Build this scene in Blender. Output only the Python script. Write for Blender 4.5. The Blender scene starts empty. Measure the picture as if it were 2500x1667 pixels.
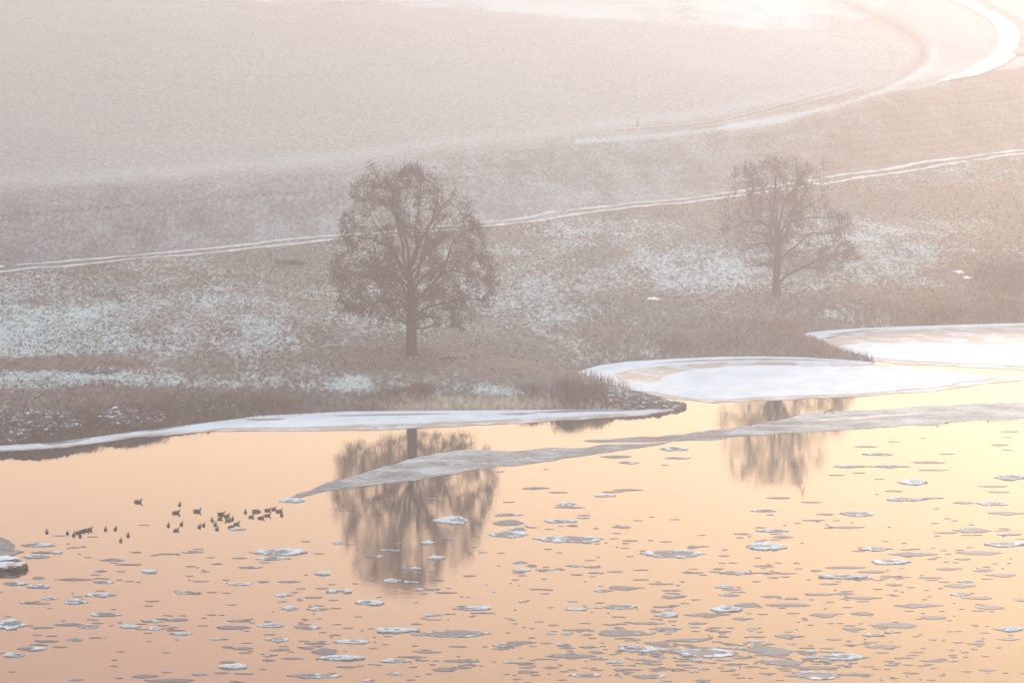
import bpy, bmesh, math, random
import numpy as np
from mathutils import Vector, geometry
random.seed(7)
RNG = np.random.default_rng(11)
R = math.radians
SC = bpy.context.scene

# ------------------------------------------------------------------ camera, world, sun, exposure
CAM_H = 54.7            # the photographer stands on a hill above the river
PITCH = 9.87            # degrees looking down
LENS = 132.7
cam_d = bpy.data.cameras.new('camera')
cam_d.lens = LENS; cam_d.sensor_width = 36; cam_d.clip_start = 1; cam_d.clip_end = 8000
cam = bpy.data.objects.new('camera', cam_d)
cam.location = (0, 0, CAM_H)
cam.rotation_euler = (R(90 - PITCH), 0, 0)
SC.collection.objects.link(cam)
SC.camera = cam

SUN_AZ, SUN_EL = 15.0, 8.0     # degrees to the right of the view, degrees above the horizon
w = bpy.data.worlds.new('World'); SC.world = w; w.use_nodes = True
nt = w.node_tree; N = nt.nodes; L = nt.links
N.clear()
out = N.new('ShaderNodeOutputWorld'); bg = N.new('ShaderNodeBackground')
sky = N.new('ShaderNodeTexSky'); sky.sky_type = 'NISHITA'; sky.sun_disc = False
sky.sun_elevation = R(SUN_EL); sky.sun_rotation = R(SUN_AZ)
sky.altitude = 100; sky.air_density = 1.0; sky.dust_density = 2.5; sky.ozone_density = 1.0
bg.inputs['Strength'].default_value = 0.12
# thin high cloud of the dawn: pale cool veil overhead, peach towards the horizon
tc = N.new('ShaderNodeTexCoord'); sep = N.new('ShaderNodeSeparateXYZ')
L.new(tc.outputs['Generated'], sep.inputs[0])
ramp = N.new('ShaderNodeValToRGB')
els = ramp.color_ramp.elements
VEIL_L = [(0.00, (1.65, 1.22, 0.98)), (0.14, (2.75, 1.80, 1.10)), (0.20, (2.85, 1.80, 1.10)), (0.265, (2.25, 1.14, 0.82)),
          (0.42, (0.76, 0.93, 1.12)), (1.0, (0.76, 1.12, 1.40))]
VEIL_R = [(0.00, (1.65, 1.20, 0.86)), (0.14, (2.7, 1.80, 1.02)), (0.20, (2.75, 1.72, 0.84)), (0.265, (2.25, 1.12, 0.24)),
          (0.42, (0.80, 0.92, 1.02)), (1.0, (0.76, 1.12, 1.40))]
def veil(V):
    ramp = N.new('ShaderNodeValToRGB'); els = ramp.color_ramp.elements
    els[0].position, els[0].color = V[0][0], (*V[0][1], 1)
    els[1].position, els[1].color = V[-1][0], (*V[-1][1], 1)
    for p, c in V[1:-1]:
        e = els.new(p); e.color = (*c, 1)
    L.new(sep.outputs['Z'], ramp.inputs['Fac']); return ramp
# the glow is yellower on the side where the sun stands
side = N.new('ShaderNodeMapRange'); side.interpolation_type = 'SMOOTHSTEP'
side.inputs['From Min'].default_value = -0.20; side.inputs['From Max'].default_value = 0.20
L.new(sep.outputs['X'], side.inputs['Value'])
ramp = N.new('ShaderNodeMix'); ramp.data_type = 'RGBA'
L.new(side.outputs[0], ramp.inputs['Factor'])
L.new(veil(VEIL_L).outputs['Color'], ramp.inputs['A']); L.new(veil(VEIL_R).outputs['Color'], ramp.inputs['B'])
vm = N.new('ShaderNodeVectorMath'); vm.operation = 'SCALE'; vm.inputs['Scale'].default_value = 9.0
L.new(ramp.outputs['Result'], vm.inputs[0])
mx = N.new('ShaderNodeMix'); mx.data_type = 'RGBA'; mx.inputs['Factor'].default_value = 0.7
L.new(sky.outputs['Color'], mx.inputs['A']); L.new(vm.outputs[0], mx.inputs['B'])
L.new(mx.outputs['Result'], bg.inputs['Color']); L.new(bg.outputs[0], out.inputs['Surface'])

sund = Vector((math.sin(R(SUN_AZ)) * math.cos(R(SUN_EL)), math.cos(R(SUN_AZ)) * math.cos(R(SUN_EL)), math.sin(R(SUN_EL))))
sl = bpy.data.lights.new('sun', 'SUN'); sl.energy = 1.95; sl.angle = R(8); sl.color = (1.0, 0.835, 0.68)
so = bpy.data.objects.new('sun', sl); so.rotation_euler = (-sund).to_track_quat('-Z', 'Y').to_euler()
so.location = (200, 300, 300); SC.collection.objects.link(so)

SC.view_settings.view_transform = 'Standard'
SC.view_settings.look = 'None'
SC.view_settings.exposure = 0.08
SC.view_settings.gamma = 1.0
SC.render.engine = 'CYCLES'
SC.cycles.volume_bounces = 1
SC.cycles.max_bounces = 6

# ------------------------------------------------------------------ helpers
def link(o):
    SC.collection.objects.link(o); return o
def tag(o, label=None, cat=None, group=None, kind=None):
    if label: o['label'] = label
    if cat: o['category'] = cat
    if group: o['group'] = group
    if kind: o['kind'] = kind
    return o
def empty(name, loc):
    o = bpy.data.objects.new(name, None); o.location = loc; o.empty_display_size = 0.5
    return link(o)
def mesh_obj(name, verts, faces, mat, parent=None, smooth=False, attrs=None):
    verts = np.asarray(verts, dtype=np.float32)
    me = bpy.data.meshes.new(name)
    if isinstance(faces, np.ndarray):
        nf, k = faces.shape
        me.vertices.add(len(verts)); me.vertices.foreach_set('co', verts.ravel())
        me.loops.add(nf * k); me.loops.foreach_set('vertex_index', faces.astype(np.int32).ravel())
        me.polygons.add(nf)
        me.polygons.foreach_set('loop_start', np.arange(0, nf * k, k, dtype=np.int32))
        me.update(calc_edges=True)
    else:
        me.from_pydata([tuple(map(float, v)) for v in verts], [], faces); me.update()
    if smooth:
        me.polygons.foreach_set('use_smooth', np.ones(len(me.polygons), dtype=bool))
    for an, arr in (attrs or {}).items():
        arr = np.asarray(arr, dtype=np.float32)
        if arr.ndim == 1:
            a = me.attributes.new(an, 'FLOAT', 'POINT'); a.data.foreach_set('value', arr)
        else:
            a = me.attributes.new(an, 'FLOAT_COLOR', 'POINT')
            a.data.foreach_set('color', np.concatenate([arr, np.ones((len(arr), 1), np.float32)], 1).ravel())
    me.materials.append(mat)
    o = link(bpy.data.objects.new(name, me))
    if parent: o.parent = parent
    return o

# value noise
def _hash(ix, iy, seed):
    h = (ix.astype(np.int64) * 374761393 + iy.astype(np.int64) * 668265263 + seed * 1442695041) & 0xffffffff
    h = ((h ^ (h >> 13)) * 1274126177) & 0xffffffff
    return ((h ^ (h >> 16)) & 0xffff) / 65535.0
def vnoise(x, y, seed=0):
    ix = np.floor(x); iy = np.floor(y); fx = x - ix; fy = y - iy
    fx = fx * fx * (3 - 2 * fx); fy = fy * fy * (3 - 2 * fy)
    a = _hash(ix, iy, seed); b = _hash(ix + 1, iy, seed); c = _hash(ix, iy + 1, seed); d = _hash(ix + 1, iy + 1, seed)
    return (a * (1 - fx) + b * fx) * (1 - fy) + (c * (1 - fx) + d * fx) * fy
def fbm(x, y, seed=0, oc=3):
    s = 0; a = 0.5; t = 0
    for k in range(oc):
        s = s + a * vnoise(x * 2 ** k, y * 2 ** k, seed + k); t += a; a *= 0.5
    return s / t
def smooth(e0, e1, x):
    t = np.clip((x - e0) / (e1 - e0), 0, 1); return t * t * (3 - 2 * t)

# survey of the place: bearings measured from the photographer's position (2352 x 1568 bearings grid)
FD = LENS / 36 * 2352
CP, SP = math.cos(R(PITCH)), math.sin(R(PITCH))
def ray(u, v):
    a = (u - 1176) / FD; b = -(v - 784) / FD
    return np.array([a, CP + b * SP, -SP + b * CP])
def project(x, y, z):
    dz = z - CAM_H
    dep = y * CP - dz * SP; up = y * SP + dz * CP
    return 1176 + FD * x / dep, 784 - FD * up / dep, dep
def at(u, v, z=0.0):
    d = ray(u, v); t = (z - CAM_H) / d[2]
    return np.array([d[0] * t, d[1] * t, z])
def scale_at(p):                                     # bearings-grid units per metre at p
    return FD / (p[1] * CP - (p[2] - CAM_H) * SP)

# ------------------------------------------------------------------ shoreline and terrain heights
SHORE_D = [(-420, 1075), (-200, 1048), (0, 1027), (130, 1019), (300, 996), (430, 980), (540, 966), (600, 958), (800, 948), (1000, 946), (1200, 945), (1400, 943), (1520, 941),
           (1560, 936), (1555, 930), (1530, 924), (1500, 917), (1450, 903), (1405, 890), (1370, 874), (1335, 866), (1326, 860), (1345, 852), (1380, 842), (1440, 834),
           (1550, 827), (1650, 823), (1750, 822), (1850, 824), (1940, 830), (2000, 834), (2012, 831), (2000, 826), (1960, 820), (1915, 807), (1870, 795), (1845, 782), (1842, 774), (1860, 767), (1900, 762),
           (1980, 757), (2080, 753), (2200, 749), (2352, 745), (2600, 738), (3000, 735)]
SHW = np.array([at(u, v)[:2] for u, v in SHORE_D])
SHW = np.vstack([[-1900, SHW[0][1] - 120], SHW, [1900, SHW[-1][1] + 60]])
LAND = np.vstack([SHW, [1900, 4000], [-1900, 4000]])
def shore_dist(x, y):
    x = np.asarray(x, float); y = np.asarray(y, float)
    d2 = np.full(x.shape, 1e12)
    for i in range(len(SHW) - 1):
        ax, ay = SHW[i]; bx, by = SHW[i + 1]
        ex, ey = bx - ax, by - ay
        t = np.clip(((x - ax) * ex + (y - ay) * ey) / (ex * ex + ey * ey), 0, 1)
        d2 = np.minimum(d2, (x - ax - t * ex) ** 2 + (y - ay - t * ey) ** 2)
    ins = np.zeros(x.shape, bool)
    n = len(LAND)
    for i in range(n):
        ax, ay = LAND[i]; bx, by = LAND[(i + 1) % n]
        if ay == by: continue
        c = ((ay > y) != (by > y)) & (x < (bx - ax) * (y - ay) / (by - ay) + ax)
        ins ^= c
    return np.where(ins, 1, -1) * np.sqrt(d2)
TRACK_D = [(-200, 640), (0, 620), (300, 592), (560, 568), (760, 546), (950, 531), (1120, 515), (1300, 490), (1450, 472), (1600, 458), (1760, 436), (1900, 415), (2100, 385), (2352, 350), (2500, 330)]
EDGE_D = [(-200, 452), (0, 432), (400, 408), (800, 370), (1100, 335), (1463, 292), (1700, 256), (1900, 222), (2100, 184), (2352, 146), (2500, 122)]
FOOT = np.array([at(u, v, 3.3)[:2] for u, v in TRACK_D]); FOOT = FOOT[np.argsort(FOOT[:, 0])]
EDGE = np.array([at(u, v, 7.5)[:2] for u, v in EDGE_D]); EDGE = EDGE[np.argsort(EDGE[:, 0])]
def lin(x, P):
    r = np.interp(x, P[:, 0], P[:, 1])
    s0 = (P[1, 1] - P[0, 1]) / (P[1, 0] - P[0, 0]); s1 = (P[-1, 1] - P[-2, 1]) / (P[-1, 0] - P[-2, 0])
    r = np.where(x < P[0, 0], P[0, 1] + (x - P[0, 0]).clip(-300) * s0, r)
    return np.where(x > P[-1, 0], P[-1, 1] + (x - P[-1, 0]).clip(None, 300) * s1, r)
KNOLL = at(1783, 679, 3.2)
def height(x, y, d=None):
    x = np.asarray(x, float); y = np.asarray(y, float)
    if d is None: d = shore_dist(x, y)
    dd = d + (fbm(x * 0.35, y * 0.25, 5) - 0.5) * 1.6 * smooth(0, 3, np.abs(d))
    z = np.interp(dd, [-40, -6, 0, 0.6, 2.2, 4, 7, 16, 30, 4000], [-1.1, -0.8, 0, 0.40, 1.1, 1.4, 1.65, 2.35, 3.1, 3.3])
    yf = lin(x, FOOT); ye = lin(x, EDGE)
    t = np.clip((y - yf - 4) / np.maximum(ye - yf - 4, 5), 0, 1)
    z = z + 4.2 * (t * t * (3 - 2 * t) * 0.55 + t * 0.45)
    z = z + np.clip(y - ye, 0, None) * 0.012
    land = smooth(0.5, 4, d)
    z = z + 0.9 * np.exp(-((x - KNOLL[0]) / 11) ** 2 - ((y - KNOLL[1]) / 12) ** 2) * land
    z = z + land * ((fbm(x * 0.12, y * 0.09, 21) - 0.5) * 0.7 + ((fbm(x * 0.9, y * 0.6, 33) - 0.5) * 0.30 + (vnoise(x * 2.4, y * 1.5, 35) - .5) * .14) * (1 - smooth(yf - 4, yf, y)))
    return z
def ground(u, v):
    d = ray(u, v)
    t = np.arange(200, 1500, 0.4)
    X, Y, Z = d[0] * t, d[1] * t, CAM_H + d[2] * t
    h = np.maximum(height(X, Y), 0)
    i = int(np.argmax(Z < h))
    f = (Z[i - 1] - h[i - 1]) / ((Z[i - 1] - h[i - 1]) - (Z[i] - h[i]))
    tt = t[i - 1] + 0.4 * f
    return np.array([d[0] * tt, d[1] * tt, CAM_H + d[2] * tt])
def ground_many(pts): return np.array([ground(u, v) for u, v in pts])

# ------------------------------------------------------------------ materials
def mat(name):
    m = bpy.data.materials.new(name); m.use_nodes = True
    return m, m.node_tree.nodes, m.node_tree.links, m.node_tree.nodes['Principled BSDF']
def nnode(N, L, scale=(1, 1, 1), detail=4, rough=0.6, s=1.0, obj=False):
    g = N.new('ShaderNodeNewGeometry') if not obj else N.new('ShaderNodeTexCoord')
    mp = N.new('ShaderNodeMapping'); mp.inputs['Scale'].default_value = scale
    L.new(g.outputs['Position' if not obj else 'Object'], mp.inputs['Vector'])
    n = N.new('ShaderNodeTexNoise'); n.inputs['Scale'].default_value = s; n.inputs['Detail'].default_value = detail
    n.inputs['Roughness'].default_value = rough
    L.new(mp.outputs[0], n.inputs['Vector'])
    return n
def maprange(N, L, sock, a, b, c=0.0, d=1.0, smoothstep=True):
    m = N.new('ShaderNodeMapRange')
    if smoothstep: m.interpolation_type = 'SMOOTHSTEP'
    for k, val in zip(('From Min', 'From Max', 'To Min', 'To Max'), (a, b, c, d)): m.inputs[k].default_value = val
    L.new(sock, m.inputs['Value']); return m.outputs[0]
def mixc(N, L, fac, A, B, blend='MIX'):
    m = N.new('ShaderNodeMix'); m.data_type = 'RGBA'; m.blend_type = blend
    for key, val in (('Factor', fac), ('A', A), ('B', B)):
        if hasattr(val, 'is_output'): L.new(val, m.inputs[key])
        elif isinstance(val, (int, float)): m.inputs[key].default_value = val
        else: m.inputs[key].default_value = (*val, 1)
    return m.outputs['Result']
def math_(N, L, op, a, b):
    m = N.new('ShaderNodeMath'); m.operation = op
    for i, val in enumerate((a, b)):
        if hasattr(val, 'is_output'): L.new(val, m.inputs[i])
        else: m.inputs[i].default_value = val
    return m.outputs[0]
def attr(N, name):
    a = N.new('ShaderNodeAttribute'); a.attribute_name = name; return a
def bump(N, L, p, sock, strength, dist):
    b = N.new('ShaderNodeBump'); b.inputs['Strength'].default_value = strength; b.inputs['Distance'].default_value = dist
    L.new(sock, b.inputs['Height']); L.new(b.outputs[0], p.inputs['Normal'])

FROST = (0.52, 0.575, 0.59)
def mat_ground():
    m, N, L, p = mat('frosty_ground')
    base = attr(N, 'base'); frost = attr(N, 'frost')
    fine = nnode(N, L, (2.6, 1.05, 1), 5, 0.80)
    mid = nnode(N, L, (0.30, 0.16, 1), 4, 0.65)
    col = mixc(N, L, 1.0, base.outputs['Color'], mixc(N, L, maprange(N, L, fine.outputs['Fac'], 0.3, 0.7), (0.55, 0.55, 0.55), (1.5, 1.48, 1.4)), 'MULTIPLY')
    n = math_(N, L, 'ADD', math_(N, L, 'MULTIPLY', fine.outputs['Fac'], 1.25), math_(N, L, 'SUBTRACT', math_(N, L, 'MULTIPLY', mid.outputs['Fac'], 0.45), 0.075))
    f = math_(N, L, 'SUBTRACT', math_(N, L, 'ADD', n, frost.outputs['Fac']), 0.10); soft = attr(N, 'soft')
    fac = maprange(N, L, f, 0.74, 1.06, 0.0, 0.9)
    # wide, even dusting of the worked fields
    even = math_(N, L, 'MULTIPLY', frost.outputs['Fac'], 1.9)
    mm = N.new('ShaderNodeMix'); mm.clamp_factor = True
    L.new(soft.outputs['Fac'], mm.inputs['Factor']); L.new(fac, mm.inputs['A']); L.new(maprange(N, L, even, 0.0, 0.9, 0.0, 0.9, False), mm.inputs['B'])
    fv = nnode(N, L, (5, 2.2, 1), 4, 0.75)
    fcol = mixc(N, L, maprange(N, L, fv.outputs['Fac'], 0.36, 0.62), (0.37, 0.435, 0.44), (0.68, 0.79, 0.81))
    fcol = mixc(N, L, math_(N, L, 'MULTIPLY', soft.outputs['Fac'], 0.9), fcol, FROST)
    col = mixc(N, L, mm.outputs['Result'], col, fcol)
    L.new(col, p.inputs['Base Color']); p.inputs['Roughness'].default_value = 0.9; p.inputs['Specular IOR Level'].default_value = 0.1
    bump(N, L, p, fine.outputs['Fac'], 0.8, 0.3)
    return m
M_GROUND = mat_ground()

def mat_water():
    m, N, L, p = mat('river_water')
    p.inputs['Base Color'].default_value = (0.035, 0.03, 0.032, 1)
    p.inputs['Roughness'].default_value = 0.035
    p.inputs['IOR'].default_value = 1.45
    n = nnode(N, L, (1.3, 2.6, 1), 3, 0.55)
    big = nnode(N, L, (0.05, 0.12, 1), 2, 0.5)
    h = math_(N, L, 'MULTIPLY', n.outputs['Fac'], maprange(N, L, big.outputs['Fac'], 0.35, 0.65, 0.35, 1.0))
    st = nnode(N, L, (0.03, 0.16, 1), 5, 0.6)
    L.new(maprange(N, L, st.outputs['Fac'], 0.42, 0.66, 0.022, 0.055), p.inputs['Roughness'])
    bump(N, L, p, h, 0.11, 0.03)
    return m
M_WATER = mat_water()

def mat_snowice():
    m, N, L, p = mat('snow_covered_ice')
    n = nnode(N, L, (0.5, 0.35, 1), 5, 0.6); n2 = nnode(N, L, (4, 2, 4), 3, 0.6)
    col = mixc(N, L, maprange(N, L, n.outputs['Fac'], 0.35, 0.6), (0.72, 0.755, 0.78), (0.83, 0.86, 0.885))
    L.new(col, p.inputs['Base Color']); p.inputs['Roughness'].default_value = 0.75
    bump(N, L, p, n2.outputs['Fac'], 0.3, 0.05)
    return m
M_SNOWICE = mat_snowice()
def mat_thin():
    m, N, L, p = mat('thin_wet_ice')
    n = nnode(N, L, (0.35, 0.5, 1), 5, 0.65)
    col = mixc(N, L, maprange(N, L, n.outputs['Fac'], 0.46, 0.60), (0.44, 0.39, 0.36), (0.72, 0.73, 0.74))
    L.new(col, p.inputs['Base Color']); p.inputs['Roughness'].default_value = 0.38; p.inputs['IOR'].default_value = 1.31
    return m
M_THIN = mat_thin()
def mat_frazil():
    m, N, L, p = mat('frazil_ice')
    n = nnode(N, L, (0.22, 0.5, 1), 6, 0.72); n2 = nnode(N, L, (2.2, 3.4, 3), 5, 0.75)
    s = math_(N, L, 'ADD', math_(N, L, 'MULTIPLY', n.outputs['Fac'], 0.6), math_(N, L, 'MULTIPLY', n2.outputs['Fac'], 0.4))
    sn = attr(N, 'snow')
    s = math_(N, L, 'ADD', s, math_(N, L, 'MULTIPLY', sn.outputs['Fac'], 0.06))
    col = mixc(N, L, maprange(N, L, s, 0.44, 0.66), (0.115, 0.115, 0.124), (0.48, 0.53, 0.545))
    L.new(col, p.inputs['Base Color']); p.inputs['Roughness'].default_value = 0.6; p.inputs['Specular IOR Level'].default_value = 0.3
    bump(N, L, p, n2.outputs['Fac'], 0.6, 0.08)
    return m
M_FRAZIL = mat_frazil()
def mat_floe(name, dark, light):
    m, N, L, p = mat(name)
    sn = attr(N, 'snow'); n = nnode(N, L, (2.6, 3.6, 3), 6, 0.78)
    s = math_(N, L, 'ADD', sn.outputs['Fac'], math_(N, L, 'MULTIPLY', math_(N, L, 'SUBTRACT', n.outputs['Fac'], 0.5), 1.9))
    col = mixc(N, L, maprange(N, L, s, 0.30, 0.75), dark, light)
    L.new(col, p.inputs['Base Color']); p.inputs['Roughness'].default_value = 0.5
    p.inputs['Specular IOR Level'].default_value = 0.25
    bump(N, L, p, n.outputs['Fac'], 0.5, 0.05)
    return m
M_FLOE = mat_floe('drift_ice', (0.10, 0.112, 0.145), (0.72, 0.81, 0.86))

def mat_attr(name, rough=0.9, nscale=6, lo=0.7, hi=1.3):
    m, N, L, p = mat(name)
    a = attr(N, 'base'); n = nnode(N, L, (nscale,) * 3, 3, 0.6)
    col = mixc(N, L, 1.0, a.outputs['Color'], mixc(N, L, n.outputs['Fac'], (lo,) * 3, (hi,) * 3), 'MULTIPLY')
    L.new(col, p.inputs['Base Color']); p.inputs['Roughness'].default_value = rough; p.inputs['Specular IOR Level'].default_value = 0.2
    return m
M_PLANT = mat_attr('dry_plants')
def mat_plain(name, c1, c2, scale=3, rough=0.85, stretch=(1, 1, 1)):
    m, N, L, p = mat(name)
    n = nnode(N, L, tuple(scale * s for s in stretch), 5, 0.65)
    L.new(mixc(N, L, maprange(N, L, n.outputs['Fac'], 0.3, 0.7), c1, c2), p.inputs['Base Color'])
    p.inputs['Roughness'].default_value = rough
    bump(N, L, p, n.outputs['Fac'], 0.5, 0.03)
    return m
M_WET = mat_plain('meltwater_ice', (0.20, 0.185, 0.19), (0.34, 0.32, 0.32), 1.5, 0.35)
M_BARK = mat_plain('oak_bark', (0.032, 0.025, 0.028), (0.065, 0.052, 0.054), 4, 0.9, (3, 3, 0.6))
M_TWIG = mat_plain('twig_bark', (0.045, 0.033, 0.035), (0.078, 0.056, 0.056), 5)
M_LEAF = mat_attr('withered_leaves', 0.7)
M_SNOWTRACK = mat_plain('packed_snow', (0.40, 0.40, 0.41), (0.52, 0.52, 0.53), 0.8, 0.8, (1, 0.6, 1))
M_DUCK = mat_attr('dark_plumage', 0.6, 20)
def mat_rock():
    m, N, L, p = mat('snow_dusted_stone')
    n = nnode(N, L, (3, 3, 3), 5, 0.65)
    g = N.new('ShaderNodeNewGeometry'); sp_ = N.new('ShaderNodeSeparateXYZ'); L.new(g.outputs['True Normal'], sp_.inputs[0])
    col = mixc(N, L, n.outputs['Fac'], (0.05, 0.042, 0.045), (0.13, 0.11, 0.11))
    s = math_(N, L, 'ADD', sp_.outputs['Z'], math_(N, L, 'MULTIPLY', math_(N, L, 'SUBTRACT', n.outputs['Fac'], 0.5), 1.6))
    col = mixc(N, L, maprange(N, L, s, 0.86, 1.15), col, (0.68, 0.72, 0.75))
    L.new(col, p.inputs['Base Color']); p.inputs['Roughness'].default_value = 0.85
    return m
M_ROCK = mat_rock()

# ------------------------------------------------------------------ ground sheet
def resample(P, n):
    P = np.asarray(P, float); s = np.concatenate([[0], np.cumsum(np.linalg.norm(np.diff(P, axis=0), axis=1))])
    t = np.linspace(0, s[-1], n)
    return np.stack([np.interp(t, s, P[:, k]) for k in range(P.shape[1])], 1)
def smoothline(P, n):                               # Catmull-Rom
    P = np.asarray(P, float); Q = np.vstack([2 * P[0] - P[1], P, 2 * P[-1] - P[-2]])
    res = []
    for i in range(1, len(Q) - 2):
        for t in np.linspace(0, 1, 12, endpoint=False):
            a, b, c, d = Q[i - 1], Q[i], Q[i + 1], Q[i + 2]
            res.append(0.5 * ((2 * b) + (c - a) * t + (2 * a - 5 * b + 4 * c - d) * t * t + (3 * b - a - 3 * c + d) * t ** 3))
    res.append(P[-1]); return resample(res, n)
def build_ground():
    tx = np.concatenate([-np.geomspace(2.0, 0.16, 40)[:-1], np.linspace(-0.16, 0.16, 960), np.geomspace(0.16, 2.0, 40)[1:]])
    inv = np.linspace(1 / 250., 1 / 600., 620)
    ys = np.concatenate([np.linspace(90, 249, 50), 1 / inv, np.geomspace(603, 1650, 60)])
    TX, YY = np.meshgrid(tx, ys)
    X = np.clip(TX * YY, -1580, 1580); Y = YY
    D = shore_dist(X, Y)
    Z = height(X, Y, D)
    U, V, _ = project(X, Y, Z)
    yf = lin(X, FOOT); ye = lin(X, EDGE)
    def blob(cu, cv, ru, rv, soft=1.0):
        q = np.sqrt(((U - cu) / ru) ** 2 + ((V - cv) / rv) ** 2)
        return 1 - smooth(1 - 0.75 * soft, 1 + 0.55 * soft, q + (fbm(X * 0.25, Y * 0.10, 77) - 0.5) * 1.3)
    def col(c): return np.array(c)[None, None, :]
    def mixin(base, c, m): return base * (1 - m[..., None]) + col(c) * m[..., None]
    big = fbm(X * 0.05, Y * 0.03, 3); sm = fbm(X * 0.5, Y * 0.2, 9)
    base = np.ones(X.shape + (3,)) * col((0.158, 0.15, 0.141))
    base = mixin(base, (0.175, 0.14, 0.126), smooth(0.45, 0.62, big))
    frost = 0.08 + (fbm(X * 0.10, Y * 0.05, 41) - 0.5) * 0.5
    # frosted hollows of the meadow
    for b, k in ((blob(250, 760, 480, 85), .34), (blob(60, 790, 240, 60), .10), (blob(330, 870, 330, 34), .30), (blob(620, 890, 330, 22), .16), (blob(150, 855, 120, 14), .22),
                 (blob(1330, 640, 260, 70), .30), (blob(1560, 620, 230, 60), .22), (blob(2050, 590, 200, 80), .24), (blob(2200, 560, 220, 70), .14), (blob(420, 700, 260, 50), .12),
                 (blob(1130, 893, 70, 20), .40), (blob(1500, 800, 70, 20), .22), (blob(800, 890, 100, 18), .28), (blob(1040, 884, 320, 24), .10), (blob(1380, 770, 230, 60), .14)):
        frost = frost + b * k * 0.62
    brown = np.zeros_like(X)
    for b, k in ((blob(150, 838, 200, 20, .6), 1), (blob(180, 915, 420, 34, .6), .8), (blob(480, 905, 260, 22), .5), (blob(950, 822, 300, 26), .7), (blob(1200, 850, 160, 40), .8), (blob(1780, 690, 420, 26), .45),
                 (blob(1720, 775, 300, 52), 1), (blob(2230, 710, 250, 44), 1), (blob(2300, 640, 140, 90), .5), (blob(1250, 800, 200, 30), .12), (blob(520, 960, 280, 22), .8), (blob(100, 985, 260, 40), .9)):
        brown = np.maximum(brown, b * k)
    frost = frost * 0.85 + 0.02 - brown * 0.34
    base = mixin(base, (0.158, 0.117, 0.108), brown)
    base = mixin(base, (0.062, 0.048, 0.042), smooth(9, 2, D + (fbm(X * .3, Y * .2, 19) - .5) * 5) * smooth(900, 500, U) * .95)
    base = mixin(base, (0.16, 0.085, 0.045), blob(2230, 712, 260, 40) * 0.9)  # brown scrub ground, reddened further by the painted warm cast of the right side
    base = mixin(base, (0.20, 0.12, 0.055), blob(2330, 540, 380, 190) * 0.8); frost = frost - 0.06 * blob(2380, 560, 260, 180)  # orange tint of the right-hand glow painted into the grass colour
    # sandy bank foot
    sand = blob(1110, 926, 310, 20, .5)
    base = mixin(base, (0.36, 0.31, 0.25), sand * 0.9); frost = frost - sand * 0.10
    base = mixin(base, (0.05, 0.045, 0.04), (1 - smooth(0.0, 0.35, D)) * smooth(-0.6, 0, D) * 0.6)
    # ploughed slope
    sl_ = smooth(yf - 1, yf + 2, Y)
    fur = 0.5 + 0.5 * np.sin((Y - yf) * 1.9 + 6 * fbm(X * 0.03, Y * 0.05, 8))
    slope_c = np.array((0.17, 0.145, 0.14)) * (0.90 + 0.2 * fur[..., None])
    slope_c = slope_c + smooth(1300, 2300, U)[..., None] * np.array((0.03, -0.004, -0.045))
    base = base * (1 - sl_[..., None]) + slope_c * sl_[..., None]
    frost = frost * (1 - sl_) + (0.10 + (sm - 0.5) * 0.22 + 0.08 * smooth(200, 1200, U) - 0.17 * smooth(1400, 2150, U)) * sl_
    # upper field under thin frost
    ew = smooth(2050, 1300, U)
    up = smooth(ye - 2 - 13 * ew, ye + 2 + 8 * ew, Y + (0.3 + ew) * (fbm(X * 0.05, Y * 0.05, 61) - .5) * 5)
    base = mixin(base, (0.285, 0.262, 0.25), up)
    frost = frost * (1 - up) + (0.16 + (fbm(X * 0.02, Y * 0.008, 13) - 0.5) * 0.22) * up
    soft = np.clip(0.62 * sl_ + 0.22 * up, 0, 1)
    rim = np.exp(-((Y - ye - 6) / 5.5) ** 2)
    frost = frost + rim * 0.10 * up
    # thin dark boundary ditch across the slope
    dl = np.interp(U, [-200, 0, 300, 550, 780, 1025, 1176, 1590, 2352], [512, 495, 472, 452, 434, 410, 397, 330, 240])
    ditch = np.exp(-((V - dl) / 1.3) ** 2) * smooth(1250, 1000, U) * (0.35 + 0.65 * fbm(X * .1, Y * .1, 15))
    base = mixin(base, (0.07, 0.06, 0.06), ditch * 0.5); frost = frost - ditch * 0.16
    # drifted snow far up the field
    sn_edge = np.interp(U, [-100, 480, 800, 1176, 1500, 1800, 1880, 2000, 2100], [-60, -2, 14, 32, 52, 66, 72, 40, -40])
    sn = smooth(6, -8, V - sn_edge + (fbm(X * 0.15, Y * 0.06, 71) - .5) * 22)
    frost = frost + sn * (0.07 + 0.8 * (fbm(X * 0.10, Y * 0.03, 72) - 0.42)); soft = soft * (1 - .5 * sn)
    # wheel marks and bare bands curving through the upper field
    far = (Y > ye - 45) & (np.abs(TX) < 0.17)
    fu, fv = U[far], V[far]
    def line(pts, hw, soft=1.0):
        P = smoothline([((1250 + a / 1.8816) * .9408, b / 1.8816 * .9408) for a, b in pts], 90)
        dm = np.full(fu.shape, 1e9)
        for k in range(len(P) - 1):
            ax, ay = P[k]; ex, ey = P[k + 1] - P[k]
            t = np.clip(((fu - ax) * ex + (fv - ay) * ey) / (ex * ex + ey * ey), 0, 1)
            dm = np.minimum(dm, np.hypot(fu - ax - t * ex, fv - ay - t * ey))
        return np.exp(-(dm / hw) ** 2)
    fb, ff = base[far], frost[far]
    lo1 = [(1300, -30), (1440, 10), (1500, 50), (1540, 90), (1500, 130), (1460, 150), (1560, 170), (1640, 215), (1668, 270), (1650, 325), (1580, 375), (1450, 415), (1250, 473), (1000, 540), (820, 566), (500, 590)]
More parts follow.
